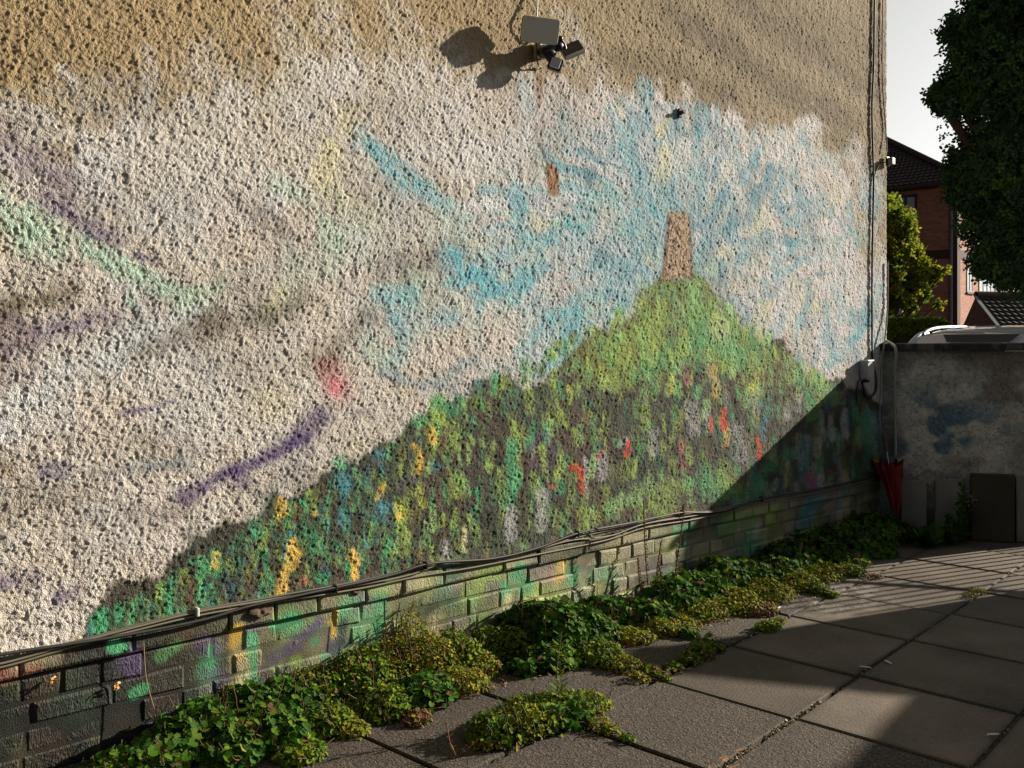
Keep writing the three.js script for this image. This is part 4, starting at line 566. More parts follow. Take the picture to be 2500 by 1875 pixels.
function leaves(name, kind, list, parent, mat = leafGreen) {
  const m = new THREE.InstancedMesh(LEAF[kind], mat, list.length); m.name = name;
  list.forEach((l, i) => { m.setMatrixAt(i, l.m); m.setColorAt(i, l.c); }); m.castShadow = m.receiveShadow = true; m.userData.kind = 'stuff'; parent.add(m); return m;
}
// a creeping clump: patches along the ground, each [x, y] at its foot in the 2500 px photograph, radius, height
function clump(name, label, category, spots, o) {
  const g0 = onGround(spots[0][0], spots[0][1]), root = thing(name, label, category, g0), lists = { round: [], small: [] }, stems = [];
  let area2 = 0; for (const s of spots) area2 += s[2] * s[2];
  for (const [x, y, r, h, kindHere] of spots) {
    const f = onGround(x, y).sub(g0), kind = kindHere ?? o.kind, big = kind === 'ivy', ls = big ? o.size ?? 0.034 : (o.size ?? 0.034) * (kind === 'yellow' ? 0.5 : 0.66), n = Math.round(1.15 * (o.n ?? 1500) * (r * r / area2) * (big ? 1 : 1.9));
    for (let i = 0; i < n; i++) {
      const a = rnd() * 6.283, d = Math.sqrt(rnd()), up = Math.sqrt(Math.max(0, 1 - d * d)), k = Math.pow(rnd(), 0.35), lump = 0.75 + 0.5 * vn((f.x + g0.x + Math.cos(a) * d * r) / 0.09, (f.z + g0.z + Math.sin(a) * d * r) / 0.09, 151);
      const p = V(f.x + Math.cos(a) * d * r, Math.max(0.004, 0.88 * up * h * k * lump + rr(0, 0.012)), f.z + Math.sin(a) * d * r);
      if (p.z + g0.z < 0.012) p.z = 0.012 + rnd() * 0.03 - g0.z;
      const out = V(Math.cos(a) * d, 0.55 + up, Math.sin(a) * d + 0.25).normalize(), dead = rnd() < (o.dry ?? 0.04) * (p.y < 0.03 ? 3 : 0.6);
      (big && rnd() < 0.9 ? lists.round : lists.small).push({ m: placedLeaf(p, out, ls * rr(0.6, 1.25)), c: tint(dead ? 'dry' : rnd() < 0.15 ? 'mixed' : kind) });
    }
    const ns = Math.round(n * (o.stems ?? 0.03));
    for (let i = 0; i < ns; i++) { const a = rnd() * 6.283, d = r * Math.sqrt(rnd()), b = V(f.x + Math.cos(a) * d * 0.8, 0, Math.max(f.z + Math.sin(a) * d * 0.8, 0.01 - g0.z)), e = b.clone().add(V(rr(-0.06, 0.06), h * rr(0.5, 1.15), rr(-0.03, 0.06))); if (e.z + g0.z < 0.01) e.z = 0.01 - g0.z; stems.push(tube([b, b.clone().lerp(e, 0.5).add(V(rr(-0.02, 0.02), 0.01, rr(0, 0.02))), e], rr(0.0009, 0.0018), 5, 4)); }
  }
  if (lists.round.length) leaves('foliage', 'round', lists.round, root);
  if (lists.small.length) leaves('small_foliage', 'small', lists.small, root);
  if (stems.length) tag(part('stem', merged(stems), o.stemMat ?? stemRed, root), null, null, null, 'stuff');
  return { root, g0 };
}
const stemRed = std(0.13, 0.06, 0.03, 0.7), stemGreen = std(0.09, 0.12, 0.03, 0.7), dryBrown = std(0.17, 0.07, 0.03, 0.8);
const near = clump('ivy_clump', 'dark green scalloped leaves massed along the bricks at the lower left', 'ground cover', [[330, 1900, 0.17, 0.10, 'ivy'], [420, 1850, 0.16, 0.13, 'ivy'], [500, 1815, 0.17, 0.16, 'ivy'], [600, 1775, 0.17, 0.17, 'ivy'], [690, 1745, 0.17, 0.15, 'ivy'], [770, 1715, 0.17, 0.16, 'mixed'], [560, 1850, 0.13, 0.10, 'ivy'], [680, 1810, 0.14, 0.10, 'ivy'], [790, 1775, 0.13, 0.09, 'mixed'], [860, 1790, 0.07, 0.04, 'yellow'], [250, 1925, 0.14, 0.08, 'mixed'], [730, 1845, 0.1, 0.05, 'mixed']], { n: 7600, size: 0.032, kind: 'ivy', dry: 0.03 });
{ // the leaves of it that show largest, one by one
  const mats = [0, 1, 2, 3].map((i) => { const c = [[0.040, 0.110, 0.006], [0.060, 0.14, 0.007], [0.030, 0.085, 0.006], [0.085, 0.15, 0.008]][i]; const m = leafMat(); m.color.setRGB(...c); return m; });
  for (let i = 0; i < 150; i++) {
    const u = rnd(), x = mix(330, 820, u) + rr(-50, 50), f = onGround(x, 1905 - (x - 330) * 0.40 + rr(-10, 60)).sub(near.g0); f.y = rr(0.05, 0.16) * (1 - 0.25 * u); if (f.z + near.g0.z < 0.03) f.z = 0.03 - near.g0.z;
    const m = part('leaf', LEAF.round, pick(mats), near.root); m.applyMatrix4(placedLeaf(f, V(0.1, 0.7, 0.6).normalize(), rr(0.027, 0.040)));
  }
}
clump('creeper_mound', 'yellowish creeping plant heaped against the bricks below the yellow streak', 'ground cover', [[880, 1690, 0.18, 0.20, 'mixed'], [960, 1660, 0.19, 0.22, 'yellow'], [1000, 1640, 0.13, 0.34, 'yellow'], [1040, 1650, 0.17, 0.2, 'yellow'], [1100, 1630, 0.17, 0.17, 'mixed'], [930, 1735, 0.15, 0.10, 'mixed'], [1030, 1710, 0.15, 0.11, 'ivy'], [1120, 1680, 0.14, 0.09, 'yellow'], [1170, 1640, 0.11, 0.08, 'yellow'], [1010, 1760, 0.07, 0.03, 'dry'], [1190, 1600, 0.14, 0.13, 'mixed']], { n: 5600, size: 0.031, kind: 'yellow', dry: 0.07, stems: 0.03 });
clump('ivy_clump', 'bright green leafy mound in the middle of the wall foot below pink streaked bricks', 'ground cover', [[1290, 1570, 0.16, 0.24, 'ivy'], [1350, 1580, 0.19, 0.24, 'ivy'], [1400, 1565, 0.19, 0.2, 'ivy'], [1440, 1560, 0.16, 0.14, 'ivy'], [1340, 1620, 0.14, 0.09, 'ivy'], [1460, 1610, 0.13, 0.08, 'mixed'], [1520, 1630, 0.09, 0.05, 'yellow'], [1255, 1600, 0.1, 0.14, 'mixed'], [1265, 1640, 0.05, 0.06, 'ivy'], [1285, 1645, 0.05, 0.05, 'ivy']], { n: 5200, size: 0.033, kind: 'ivy', dry: 0.04 });
clump('ivy_clump', 'low green leafy patch left of the dry rusty stalks', 'ground cover', [[1470, 1520, 0.17, 0.15, 'ivy'], [1530, 1515, 0.18, 0.13, 'ivy'], [1580, 1520, 0.17, 0.12, 'ivy'], [1610, 1540, 0.13, 0.07, 'yellow'], [1540, 1560, 0.13, 0.06, 'yellow'], [1640, 1545, 0.08, 0.05, 'yellow']], { n: 2800, size: 0.034, kind: 'ivy', dry: 0.07 });
clump('creeper_strip', 'long sunlit strip of green and yellow creeper right of the dry stalks', 'ground cover', [[1640, 1490, 0.19, 0.19, 'ivy'], [1700, 1465, 0.21, 0.2, 'ivy'], [1760, 1440, 0.21, 0.2, 'ivy'], [1820, 1425, 0.22, 0.18, 'ivy'], [1700, 1500, 0.18, 0.1, 'yellow'], [1780, 1480, 0.2, 0.10, 'yellow'], [1860, 1455, 0.2, 0.10, 'yellow'], [1930, 1430, 0.2, 0.10, 'yellow'], [1990, 1405, 0.2, 0.09, 'yellow'], [1880, 1415, 0.22, 0.16, 'ivy'], [1650, 1525, 0.14, 0.06, 'yellow'], [2040, 1395, 0.16, 0.05, 'yellow'], [1845, 1490, 0.13, 0.04, 'dry']], { n: 6800, size: 0.036, kind: 'ivy', dry: 0.05, stems: 0.015 });
clump('creeper_strip', 'shaded dark green creeper climbing into the corner by the umbrella', 'ground cover', [[1920, 1390, 0.24, 0.2, 'ivy'], [1980, 1370, 0.26, 0.22, 'ivy'], [2040, 1350, 0.26, 0.24, 'ivy'], [2100, 1330, 0.26, 0.24, 'ivy'], [2050, 1375, 0.2, 0.1, 'mixed'], [2140, 1318, 0.24, 0.22, 'ivy'], [2185, 1312, 0.2, 0.14, 'ivy'], [2225, 1312, 0.14, 0.07, 'ivy'], [2120, 1350, 0.2, 0.08, 'ivy']], { n: 4600, size: 0.04, kind: 'ivy' });
clump('weed_clump', 'yellow green weed patch growing alone in the paving joint with a tall sprig', 'weed', [[1215, 1800, 0.12, 0.10, 'mixed'], [1270, 1785, 0.13, 0.12, 'yellow'], [1330, 1765, 0.13, 0.12, 'mixed'], [1390, 1745, 0.12, 0.10, 'mixed'], [1440, 1735, 0.09, 0.08, 'yellow'], [1195, 1820, 0.07, 0.06, 'yellow'], [1290, 1760, 0.1, 0.13, 'mixed'], [1370, 1760, 0.11, 0.1, 'ivy']], { n: 2500, size: 0.034, kind: 'mixed', dry: 0.03, stems: 0.06, stemMat: stemGreen });
clump('weed_tuft', 'small flat weed just right of the tall sprig clump', 'weed', [[1465, 1778, 0.06, 0.03], [1490, 1788, 0.04, 0.02]], { n: 130, size: 0.026, kind: 'yellow' });
clump('weed_tuft', 'tiny weed speck farthest out from the tall sprig clump', 'weed', [[1534, 1808, 0.03, 0.02], [1525, 1806, 0.02, 0.015]], { n: 40, size: 0.024, kind: 'mixed' });
clump('weed_tuft', 'straggling weeds in the joint below the green leafy mound', 'weed', [[1585, 1640, 0.05, 0.03], [1560, 1660, 0.05, 0.03, 'yellow'], [1620, 1655, 0.04, 0.02], [1645, 1638, 0.05, 0.03], [1680, 1620, 0.06, 0.05, 'mixed'], [1715, 1605, 0.06, 0.05, 'mixed'], [1745, 1588, 0.05, 0.04], [1700, 1598, 0.05, 0.07, 'yellow']], { n: 520, size: 0.03, kind: 'mixed', dry: 0.1 });
clump('weed_tuft', 'small dark weed between the green patch and the straggling joint weeds', 'weed', [[1680, 1555, 0.05, 0.03], [1693, 1558, 0.03, 0.02]], { n: 110, size: 0.03, kind: 'ivy' });
clump('weed_tuft', 'single light seedling beside the joint under the sunlit creeper', 'weed', [[1733, 1563, 0.03, 0.03]], { n: 30, size: 0.026, kind: 'mixed' });
clump('weed_tuft', 'bright weed tuft at the slab corner in front of the long creeper strip', 'weed', [[1870, 1538, 0.06, 0.04], [1885, 1530, 0.05, 0.03], [1900, 1520, 0.04, 0.02]], { n: 170, size: 0.028, kind: 'mixed' });
clump('weed_tuft', 'yellow green tuft sitting among the white splashes on the paving', 'weed', [[1985, 1442, 0.09, 0.06], [2005, 1450, 0.06, 0.04], [2030, 1455, 0.05, 0.02]], { n: 300, size: 0.03, kind: 'mixed' });
clump('weed_tuft', 'little tuft past the end of the sunlit creeper near the shadow edge', 'weed', [[2082, 1402, 0.09, 0.05]], { n: 150, size: 0.03, kind: 'mixed' });
clump('weed_tuft', 'brownish tuft in the joint crossed by the railing shadows', 'weed', [[2135, 1410, 0.06, 0.02], [2380, 1450, 0.04, 0.02]], { n: 60, size: 0.022, kind: 'dry' });
clump('weed_tuft', 'faint tuft where two joints cross among the railing shadows at the right', 'weed', [[2385, 1449, 0.05, 0.03], [2370, 1457, 0.04, 0.02]], { n: 80, size: 0.022, kind: 'yellow' });
function spray(name, label, category, x, y, h, o) {                  // an upright stalk with leaves up its length
  const g0 = o.at ?? onGround(x, y), root = thing(name, label, category, g0), list = [], stalks = [];
  for (const [dx, hh, lean] of o.stalks ?? [[0, 1, 0]]) {
    const b = V(dx, 0, 0), e = V(dx + lean * h, h * hh, rr(-0.02, 0.03)), m = b.clone().lerp(e, 0.5).add(V(rr(-0.02, 0.02), 0, rr(-0.01, 0.02)));
    stalks.push(tube([b, m, e], o.r ?? 0.0028, 14, 5));
    const n = o.n ?? 30; for (let i = 0; i < n; i++) { const f = mix(o.from ?? 0.15, 1, i / n), p = b.clone().multiplyScalar((1 - f) * (1 - f)).addScaledVector(m, 2 * f * (1 - f)).addScaledVector(e, f * f), a = i * 2.4, out = V(Math.cos(a), o.rise ?? 0.4, Math.sin(a)).normalize();
      const side = V(-Math.sin(a), 0, Math.cos(a)), nn = out.clone().cross(side).normalize(), s = (o.size ?? 0.04) * (1 - 0.5 * f) * rr(0.8, 1.2); list.push({ m: new THREE.Matrix4().makeBasis(side, out, nn).scale(V(s, s, s)).setPosition(p.clone().addScaledVector(out, o.gap ?? 0)), c: tint(o.kind) }); }
  }
  for (const g of stalks) part('stalk', g, o.mat ?? stemGreen, root); leaves('foliage', o.leaf ?? 'blade', list, root); return root;
}
spray('tall_sprig', 'single slender upright sprig rising from the lone weed patch', 'weed', 1373, 1752, 0.34, { n: 34, size: 0.06, kind: 'mixed' });
spray('dock_stalk', 'taller rust brown dock stalk standing against the bricks', 'weed', 1555, 1490, 0.62, { at: V(onGround(1555, 1475).x, 0, 0.12), stalks: [[0, 1, -0.12], [0.05, 0.6, 0.05], [-0.04, 0.5, -0.16]], n: 70, size: 0.022, kind: 'dry', leaf: 'small', from: 0.35, mat: dryBrown, r: 0.0035 });
spray('dock_stalk', 'shorter rust brown dock stalk with broad leaves right of the taller one', 'weed', 1590, 1475, 0.5, { at: V(onGround(1585, 1470).x + 0.1, 0, 0.12), stalks: [[0, 1, 0.22], [-0.05, 0.45, -0.08], [0.03, 0.4, 0.1]], n: 46, size: 0.03, kind: 'dry', leaf: 'small', from: 0.1, mat: dryBrown, r: 0.0035 });
spray('dry_stem', 'thin dry stem leaning on the dark bricks near the lower left', 'weed', 0, 0, 0.3, { at: V(onWall(372, 1760).x, 0.10, 0.05), stalks: [[0, 1, -0.16]], n: 9, size: 0.018, kind: 'dry', leaf: 'small', from: 0.8, mat: std(0.3, 0.2, 0.12, 0.8), r: 0.0016 });
spray('dry_stem', 'withered brown stem lying over the slab below the lone weed patch', 'weed', 1115, 1850, 0.16, { stalks: [[0, 0.9, -0.3], [0.02, 0.3, 0.4]], n: 14, size: 0.02, kind: 'dry', leaf: 'small', mat: dryBrown, r: 0.0022 });
for (const [x, y, label] of [[128, 1662, 'orange dried flower caught on the dark brick at far left'], [283, 1668, 'smaller dried flower stuck on the brick joint right of the orange one']]) { const p = onWall(x, y, 0.012), r = thing('dried_flower', label, 'flower', p), l = []; for (let i = 0; i < 9; i++) l.push({ m: placedLeaf(V(rr(-0.008, 0.008), rr(-0.014, 0.014), rr(0, 0.008)), V(0, 0, 1), 0.014), c: new THREE.Color(0.5, 0.24, 0.05) }); leaves('petal', 'small', l, r, leafPlain); }
{ // dandelion and tall weed in the shade by the yard wall
  const g0 = onGround(2262, 1334), root = thing('dandelion', 'shaded rosette of long leaves on the paving before the leaning slabs', 'weed', g0), l = [];
  for (let i = 0; i < 26; i++) { const a = i * 2.399, out = V(Math.cos(a), rr(0.25, 1.1), Math.sin(a)).normalize(), side = V(-Math.sin(a), 0, Math.cos(a)), n = out.clone().cross(side), s = rr(0.12, 0.2); l.push({ m: new THREE.Matrix4().makeBasis(side, out, n).scale(V(s * 1.2, s, s)).setPosition(V(0, 0.005, 0)), c: tint('ivy') }); }
  leaves('foliage', 'blade', l, root);
  const w = onYardWall(2335, 1160, 0.28), tall = spray('tall_weed', 'tall bushy weed with pale seed heads between the leaning slabs', 'weed', 0, 0, 0.47, { at: V(w.x, 0, w.z), stalks: [[0, 1, 0.05], [0.05, 0.62, 0.28], [-0.06, 0.5, -0.12], [0.1, 0.7, 0.2], [0, 0.4, -0.3], [-0.1, 0.35, -0.2]], n: 42, size: 0.075, kind: 'ivy', leaf: 'small', from: 0.05, r: 0.004 });
  const q = []; for (let i = 0; i < 26; i++) q.push({ m: placedLeaf(V(i < 14 ? rr(0.16, 0.21) : rr(0.2, 0.26), i < 14 ? rr(0.24, 0.3) : rr(0.3, 0.35), rr(-0.02, 0.05)), V(0, 1, 0), 0.026), c: new THREE.Color(0.3, 0.2, 0.15) }); leaves('seed_head', 'small', q, tall, leafPlain);
}
{ // moss and dry litter along the joints, uncountable
  const l = []; for (const [p0, p1, q, n, w] of [[1.6, 3.7, 1.826, 1500, 0.012], [3.7, 7, 1.826, 350, 0.008], [1.6, 6.8, 1.184, 700, 0.012], [1.8, 4, 2.488, 150, 0.01]]) for (let i = 0; i < n; i++) { const p = mix(p0, p1, rnd()), keep = vn(p / 0.12, q, 161); if (keep < 0.4) continue; l.push({ m: placedLeaf(fromPave(p, q + rr(-w, w), rr(-0.014, -0.002)), V(0, 1, 0), rr(0.006, 0.014)), c: rnd() < 0.6 ? new THREE.Color(0.16, 0.10, 0.03) : new THREE.Color(0.10, 0.10, 0.03) }); }
  const m = leaves('joint_moss', 'small', l, scene, leafPlain); tag(m, 'brownish moss and litter filling the paving joints', 'moss', null, 'stuff');
  const d = []; for (let i = 0; i < 900; i++) { const x = rr(420, 2050), y = 1880 - (x - 420) * 0.285 + rr(0, 26); d.push({ m: placedLeaf(onGround(x, y, rr(0.002, 0.008)), V(0, 1, 0), rr(0.008, 0.02)), c: tint('dry') }); }
  const e = leaves('leaf_litter', 'small', d, scene, leafPlain); tag(e, 'dead reddish leaf litter along the front of the plants', 'litter', null, 'stuff');
}
for (const [x, y, label] of [[2157, 1612, 'white feather in the wide joint at the middle of the paving'], [2443, 1793, 'white feather in the joint at the lower right'], [1907, 1481, 'small white scrap beside the white splashes'], [2130, 1632, 'second feather further down the wide joint']]) { const p = onGround(x, y, 0.006), g = LEAF.blade.clone().scale(0.05, 0.06, 0.05).rotateX(-1.4).rotateY(rr(0, 3)); tag(part('feather', g.translate(p.x, p.y, p.z), std(0.55, 0.54, 0.5, 0.8), scene), label, 'feather'); }

// ---------------------------------------------------------------- beyond the yard wall
const R0 = V(-AZ, 0, AX), F0 = V(AX, 0, AZ), UP = V(0, 1, 0);
{ // three storey block: a shaded front and a sunlit side meeting at a corner
  const D = 36, corner = atDepth(2336, 840, D); corner.y = 0;
  const block = thing('brick_block', 'dark red brick block of flats with hipped tiled roof', 'apartment building', corner);
  block.rotation.y = -Math.atan2(AZ * 0 + 1, 1) * 0;
  // u runs along the front to the left and away, v along the sunlit side to the right and away
  const u = R0.clone().multiplyScalar(-0.743).addScaledVector(F0, 0.669), v = R0.clone().multiplyScalar(0.669).addScaledVector(F0, 0.743), EA = 7.75;
  const B = (a, b, y) => u.clone().multiplyScalar(a).addScaledVector(v, b).add(V(0, y, 0));
  const brickTex = dataTexture(512, 512, (i, j) => { const row = Math.floor(j / 16), x = i + (row % 2) * 24, joint = (j % 16) < 2.2 || (x % 48) < 2.2, t = hash(Math.floor(x / 48) % 11, row, 171); return joint ? [0.22, 0.16, 0.13] : blend([0.33, 0.125, 0.075], [0.48, 0.215, 0.14], t); }, true);
  const brick = new THREE.MeshStandardMaterial({ map: brickTex, roughness: 0.92 }), bandM = std(0.07, 0.035, 0.028, 0.9), frameM = std(0.03, 0.022, 0.018, 0.5), glassM = std(0.40, 0.46, 0.52, 0.25), curtain = std(0.5, 0.52, 0.55, 0.7), gutterM = std(0.04, 0.03, 0.028, 0.6), pipeM = std(0.2, 0.2, 0.23, 0.5);
  const uvBrick = (g, len) => { const p = g.attributes.position, t = g.attributes.uv, tmp = V(0, 0, 0); for (let i = 0; i < p.count; i++) { tmp.fromBufferAttribute(p, i); t.setXY(i, (tmp.dot(u) + tmp.dot(v)) / 2.4, tmp.y / 2.4); } return g; };
  const wallQuad = (f, a0, a1, y0, y1, o = 0) => [f(a0, y0, o), f(a1, y0, o), f(a1, y1, o), f(a0, y1, o)];
  const front = (a, y, o = 0) => B(a, -o, y), side = (b, y, o = 0) => B(-o, b, y);
  function prism(q, depthVec) { const l = q.map((p) => p.clone().add(depthVec)), r = [q, l.slice().reverse()]; for (let i = 0; i < 4; i++) { const j = (i + 1) % 4; r.push([q[i], l[i], l[j], q[j]]); } return quadsGeometry(r); }
  part('front_wall', uvBrick(prism(wallQuad(front, 0, 13, -0.5, EA), v.clone().multiplyScalar(0.3))), brick, block);
  part('side_wall', uvBrick(prism(wallQuad(side, 0, 26, -0.5, EA), u.clone().multiplyScalar(0.3))), brick, block);
  part('brick_band', merged([prism(wallQuad(front, 0, 13, 4.85, 5.2, 0.02), v.clone().multiplyScalar(0.02)), prism(wallQuad(side, -0.02, 26, 4.85, 5.2, 0.02), u.clone().multiplyScalar(0.02))]), bandM, block);
  part('corner_quoin', prism(wallQuad(side, -0.03, 0.35, -0.5, EA - 0.1, 0.03), u.clone().multiplyScalar(0.2)), bandM, block);
  function windowOn(f, a0, a1, y0, y1, inward, panes) {
    const root = new THREE.Group(); root.name = 'window'; block.add(root); const w = a1 - a0, t = 0.09, fr = [];
    fr.push(prism(wallQuad(f, a0, a1, y0, y0 + t, 0.03), inward.clone().multiplyScalar(0.08)), prism(wallQuad(f, a0, a1, y1 - t, y1, 0.03), inward.clone().multiplyScalar(0.08)));
    for (let i = 0; i <= panes; i++) { const x = a0 + (w - t) * i / panes; fr.push(prism(wallQuad(f, x, x + t, y0 + t, y1 - t, 0.03), inward.clone().multiplyScalar(0.08))); }
    part('frame', merged(fr), frameM, root);
    for (let i = 0; i < panes; i++) { const x = a0 + (w - t) * i / panes + t, x1 = a0 + (w - t) * (i + 1) / panes; part('pane', quadsGeometry([wallQuad(f, x, x1, y0 + t, y1 - t, 0.012)]), glassM, root); }
    part('sill', prism(wallQuad(f, a0 - 0.06, a1 + 0.06, y0 - 0.07, y0, 0.07), inward.clone().multiplyScalar(0.1)), bandM, root);
    return root;
  }
  const wa = (x) => { const d = ray(x, 840), k0 = corner.clone().sub(EYE); const n = v; const k = k0.dot(n) / (d[0] * n.x + d[2] * n.z); return V(d[0] * k, 0, d[2] * k).sub(V(k0.x, 0, k0.z)).dot(u); };
  const wb = (x) => { const d = ray(x, 840), k0 = corner.clone().sub(EYE), n = u, k = k0.dot(n) / (d[0] * n.x + d[2] * n.z); return V(d[0] * k, 0, d[2] * k).sub(V(k0.x, 0, k0.z)).dot(v); };
  const yAt = (x, y, onFront) => { const d = ray(x, y), k0 = corner.clone().sub(EYE), n = onFront ? v : u, k = k0.dot(n) / (d[0] * n.x + d[2] * n.z); return EYE.y + d[1] * k; };
  windowOn(front, wa(2239), wa(2184), yAt(2238, 533, true), yAt(2238, 474, true), v, 2);
  windowOn(front, wa(2239), wa(2184), 2.6, 3.7, v, 2);
  for (const [x0, x1, yb, yt] of [[2359, 2374, 713, 644], [2389, 2428, 722, 660], [2440, 2452, 720, 680], [2458, 2472, 722, 690], [2484, 2497, 722, 702]]) windowOn(side, wb(x0), wb(x1), yAt(x0, yb, false), yAt(x0, yt, false), u, x1 - x0 > 30 ? 4 : 2);
  { const f = []; for (const x of [2374, 2398, 2434]) { const b = wb(x); windowOn(side, b, b + 1.3, 5.6, 6.8, u, 2); } }
  // hipped roof laid in courses of tiles
  const over = 0.45, pitch = 0.62, run = 6.5, tiles = [], tileMat = new THREE.MeshStandardMaterial({ color: new THREE.Color(0.085, 0.05, 0.042), roughness: 0.9 });
  const courses = 26, gauge = (run + over) / courses;
  for (let c = 0; c < courses; c++) for (const face of [0, 1]) {
    const d0 = -over + c * gauge, d1 = d0 + gauge * 1.12, y0 = EA + 0.05 + (d0 + over) * pitch + 0.05, y1 = EA + 0.05 + (d1 + over) * pitch, L = face ? 26 : 13, n = face ? 70 : 62, quads = [];
    const pt = (a, d, y) => face ? B(d, a, y) : B(a, d, y);
    const from = d0; for (let i = 0; i < n; i++) {
      const a0 = mix(from, L, i / n), a1 = mix(from, L, (i + 1) / n), am = (a0 + a1) / 2, roll = 0.045;
      quads.push([pt(a0, d0, y0), pt(am, d0, y0 + roll), pt(am, d1, y1 + roll), pt(a0, d1, y1)], [pt(am, d0, y0 + roll), pt(a1, d0, y0), pt(a1, d1, y1), pt(am, d1, y1 + roll)], [pt(a0, d0, y0 - 0.06), pt(a1, d0, y0 - 0.06), pt(a1, d0, y0), pt(a0, d0, y0)]);
    }
    tiles.push(quadsGeometry(quads));
  }
  tag(part('roof_tiles', merged(tiles), tileMat, block), null, null, null, 'stuff');
  part('roof_deck', quadsGeometry([[B(-over, -over, EA + 0.02), B(13, -over, EA + 0.02), B(13, run, EA + 0.02 + (run + over) * pitch), B(run, run, EA + 0.02 + (run + over) * pitch)], [B(-over, -over, EA + 0.02), B(-over, 26, EA + 0.02), B(run, 26, EA + 0.02 + (run + over) * pitch), B(run, run, EA + 0.02 + (run + over) * pitch)]]), tileMat, block);
  part('ridge', tube([B(-over, -over, EA + 0.1), B(run, run, EA + 0.1 + (run + over) * pitch + 0.05)], 0.13, 20, 8), tileMat, block);
  part('gutter', merged([tube([B(-over - 0.05, -over - 0.05, EA - 0.02), B(13, -over - 0.05, EA - 0.02)], 0.07, 4, 8), tube([B(-over - 0.05, -over - 0.05, EA - 0.02), B(-over - 0.05, 26, EA - 0.02)], 0.07, 4, 8)]), gutterM, block);
  part('soffit', quadsGeometry([[B(-over, -over, EA - 0.1), B(13, -over, EA - 0.1), B(13, 0.3, EA - 0.1), B(0.3, 0.3, EA - 0.1)], [B(-over, -over, EA - 0.1), B(-over, 26, EA - 0.1), B(0.3, 26, EA - 0.1), B(0.3, 0.3, EA - 0.1)], [B(-over, -over, EA - 0.1), B(13, -over, EA - 0.1), B(13, -over, EA + 0.1), B(-over, -over, EA + 0.1)]]), gutterM, block);
  part('downpipe', tube([B(0.18, -0.35, EA - 0.05), B(0.18, -0.1, EA - 0.5), B(0.18, -0.08, 4), B(0.18, -0.08, 0)], 0.06, 24, 8, true), pipeM, block);
  part('downpipe', tube([B(-0.08, wb(2432), EA - 0.05), B(-0.08, wb(2432), 0)], 0.06, 4, 8), std(0.2, 0.06, 0.05, 0.6), block);
}
{ // low tiled garage in front of it at the right
  const D = 24, A = atDepth(2382, 724, D), c = V(A.x, 0, A.z), g = thing('tiled_garage', 'low garage with a dark pantiled roof behind the parked car', 'garage', c);
  const dx = R0.clone().multiplyScalar(0.99).addScaledVector(F0, 0.12), dz = F0.clone().multiplyScalar(-0.99).addScaledVector(R0, 0.12), T = (a, b, y) => dx.clone().multiplyScalar(a).addScaledVector(dz, b).add(V(0, y, 0));
  const H = A.y, quads = [], n = 46, rows = 16, L = 8, run = 2.6, drop = 1.75;
  for (let r = 0; r < rows; r++) for (let i = 0; i < n; i++) {
    const b0 = run * r / rows, b1 = b0 + run / rows * 1.1, y0 = H - drop * r / rows, y1 = y0 - drop / rows * 1.1 + 0.05, a0 = L * i / n, a1 = L * (i + 1) / n, am = mix(a0, a1, 0.45), sk = -0.12 * b0, w = 0.03;
    quads.push([T(a0 + sk, b1, y1), T(am + sk, b1, y1 + w), T(am + sk, b0, y0 + w), T(a0 + sk, b0, y0)], [T(am + sk, b1, y1 + w), T(a1 + sk, b1, y1), T(a1 + sk, b0, y0), T(am + sk, b0, y0 + w)], [T(a0 + sk, b1, y1 - 0.05), T(a1 + sk, b1, y1 - 0.05), T(am + sk, b1, y1 + w), T(a0 + sk, b1, y1)]);
  }
  tag(part('roof_tiles', quadsGeometry(quads), std(0.04, 0.034, 0.032, 0.85), g), null, null, null, 'stuff');
  part('roof_deck', quadsGeometry([[T(0, 0, H - 0.03), T(L, 0, H - 0.03), T(L - 0.3, run, H - drop - 0.04), T(-0.32, run, H - drop - 0.04)]]), std(0.04, 0.034, 0.032, 0.85), g);
  part('verge', quadsGeometry([[T(-0.1, 0, H + 0.06), T(0, 0, H + 0.06), T(-0.36, run, H - drop + 0.06), T(-0.46, run, H - drop + 0.06)]]), std(0.2, 0.24, 0.24, 0.8), g);
  part('ridge', tube([T(0, 0, H + 0.05), T(L, 0, H + 0.05)], 0.09, 6, 8), std(0.1, 0.07, 0.05, 0.9), g);
  part('wall', quadsGeometry([[T(-0.2, run - 0.2, 0), T(L, run - 0.2, 0), T(L, run - 0.2, H - drop), T(-0.2, run - 0.2, H - drop)], [T(0, -2, 0), T(-0.2, run - 0.2, 0), T(-0.2, run - 0.2, H - drop), T(0, 0, H)], [T(0, -0.05, 0), T(L, -0.05, 0), T(L, -0.05, H), T(0, -0.05, H)]]), std(0.2, 0.1, 0.07, 0.9), g);
}
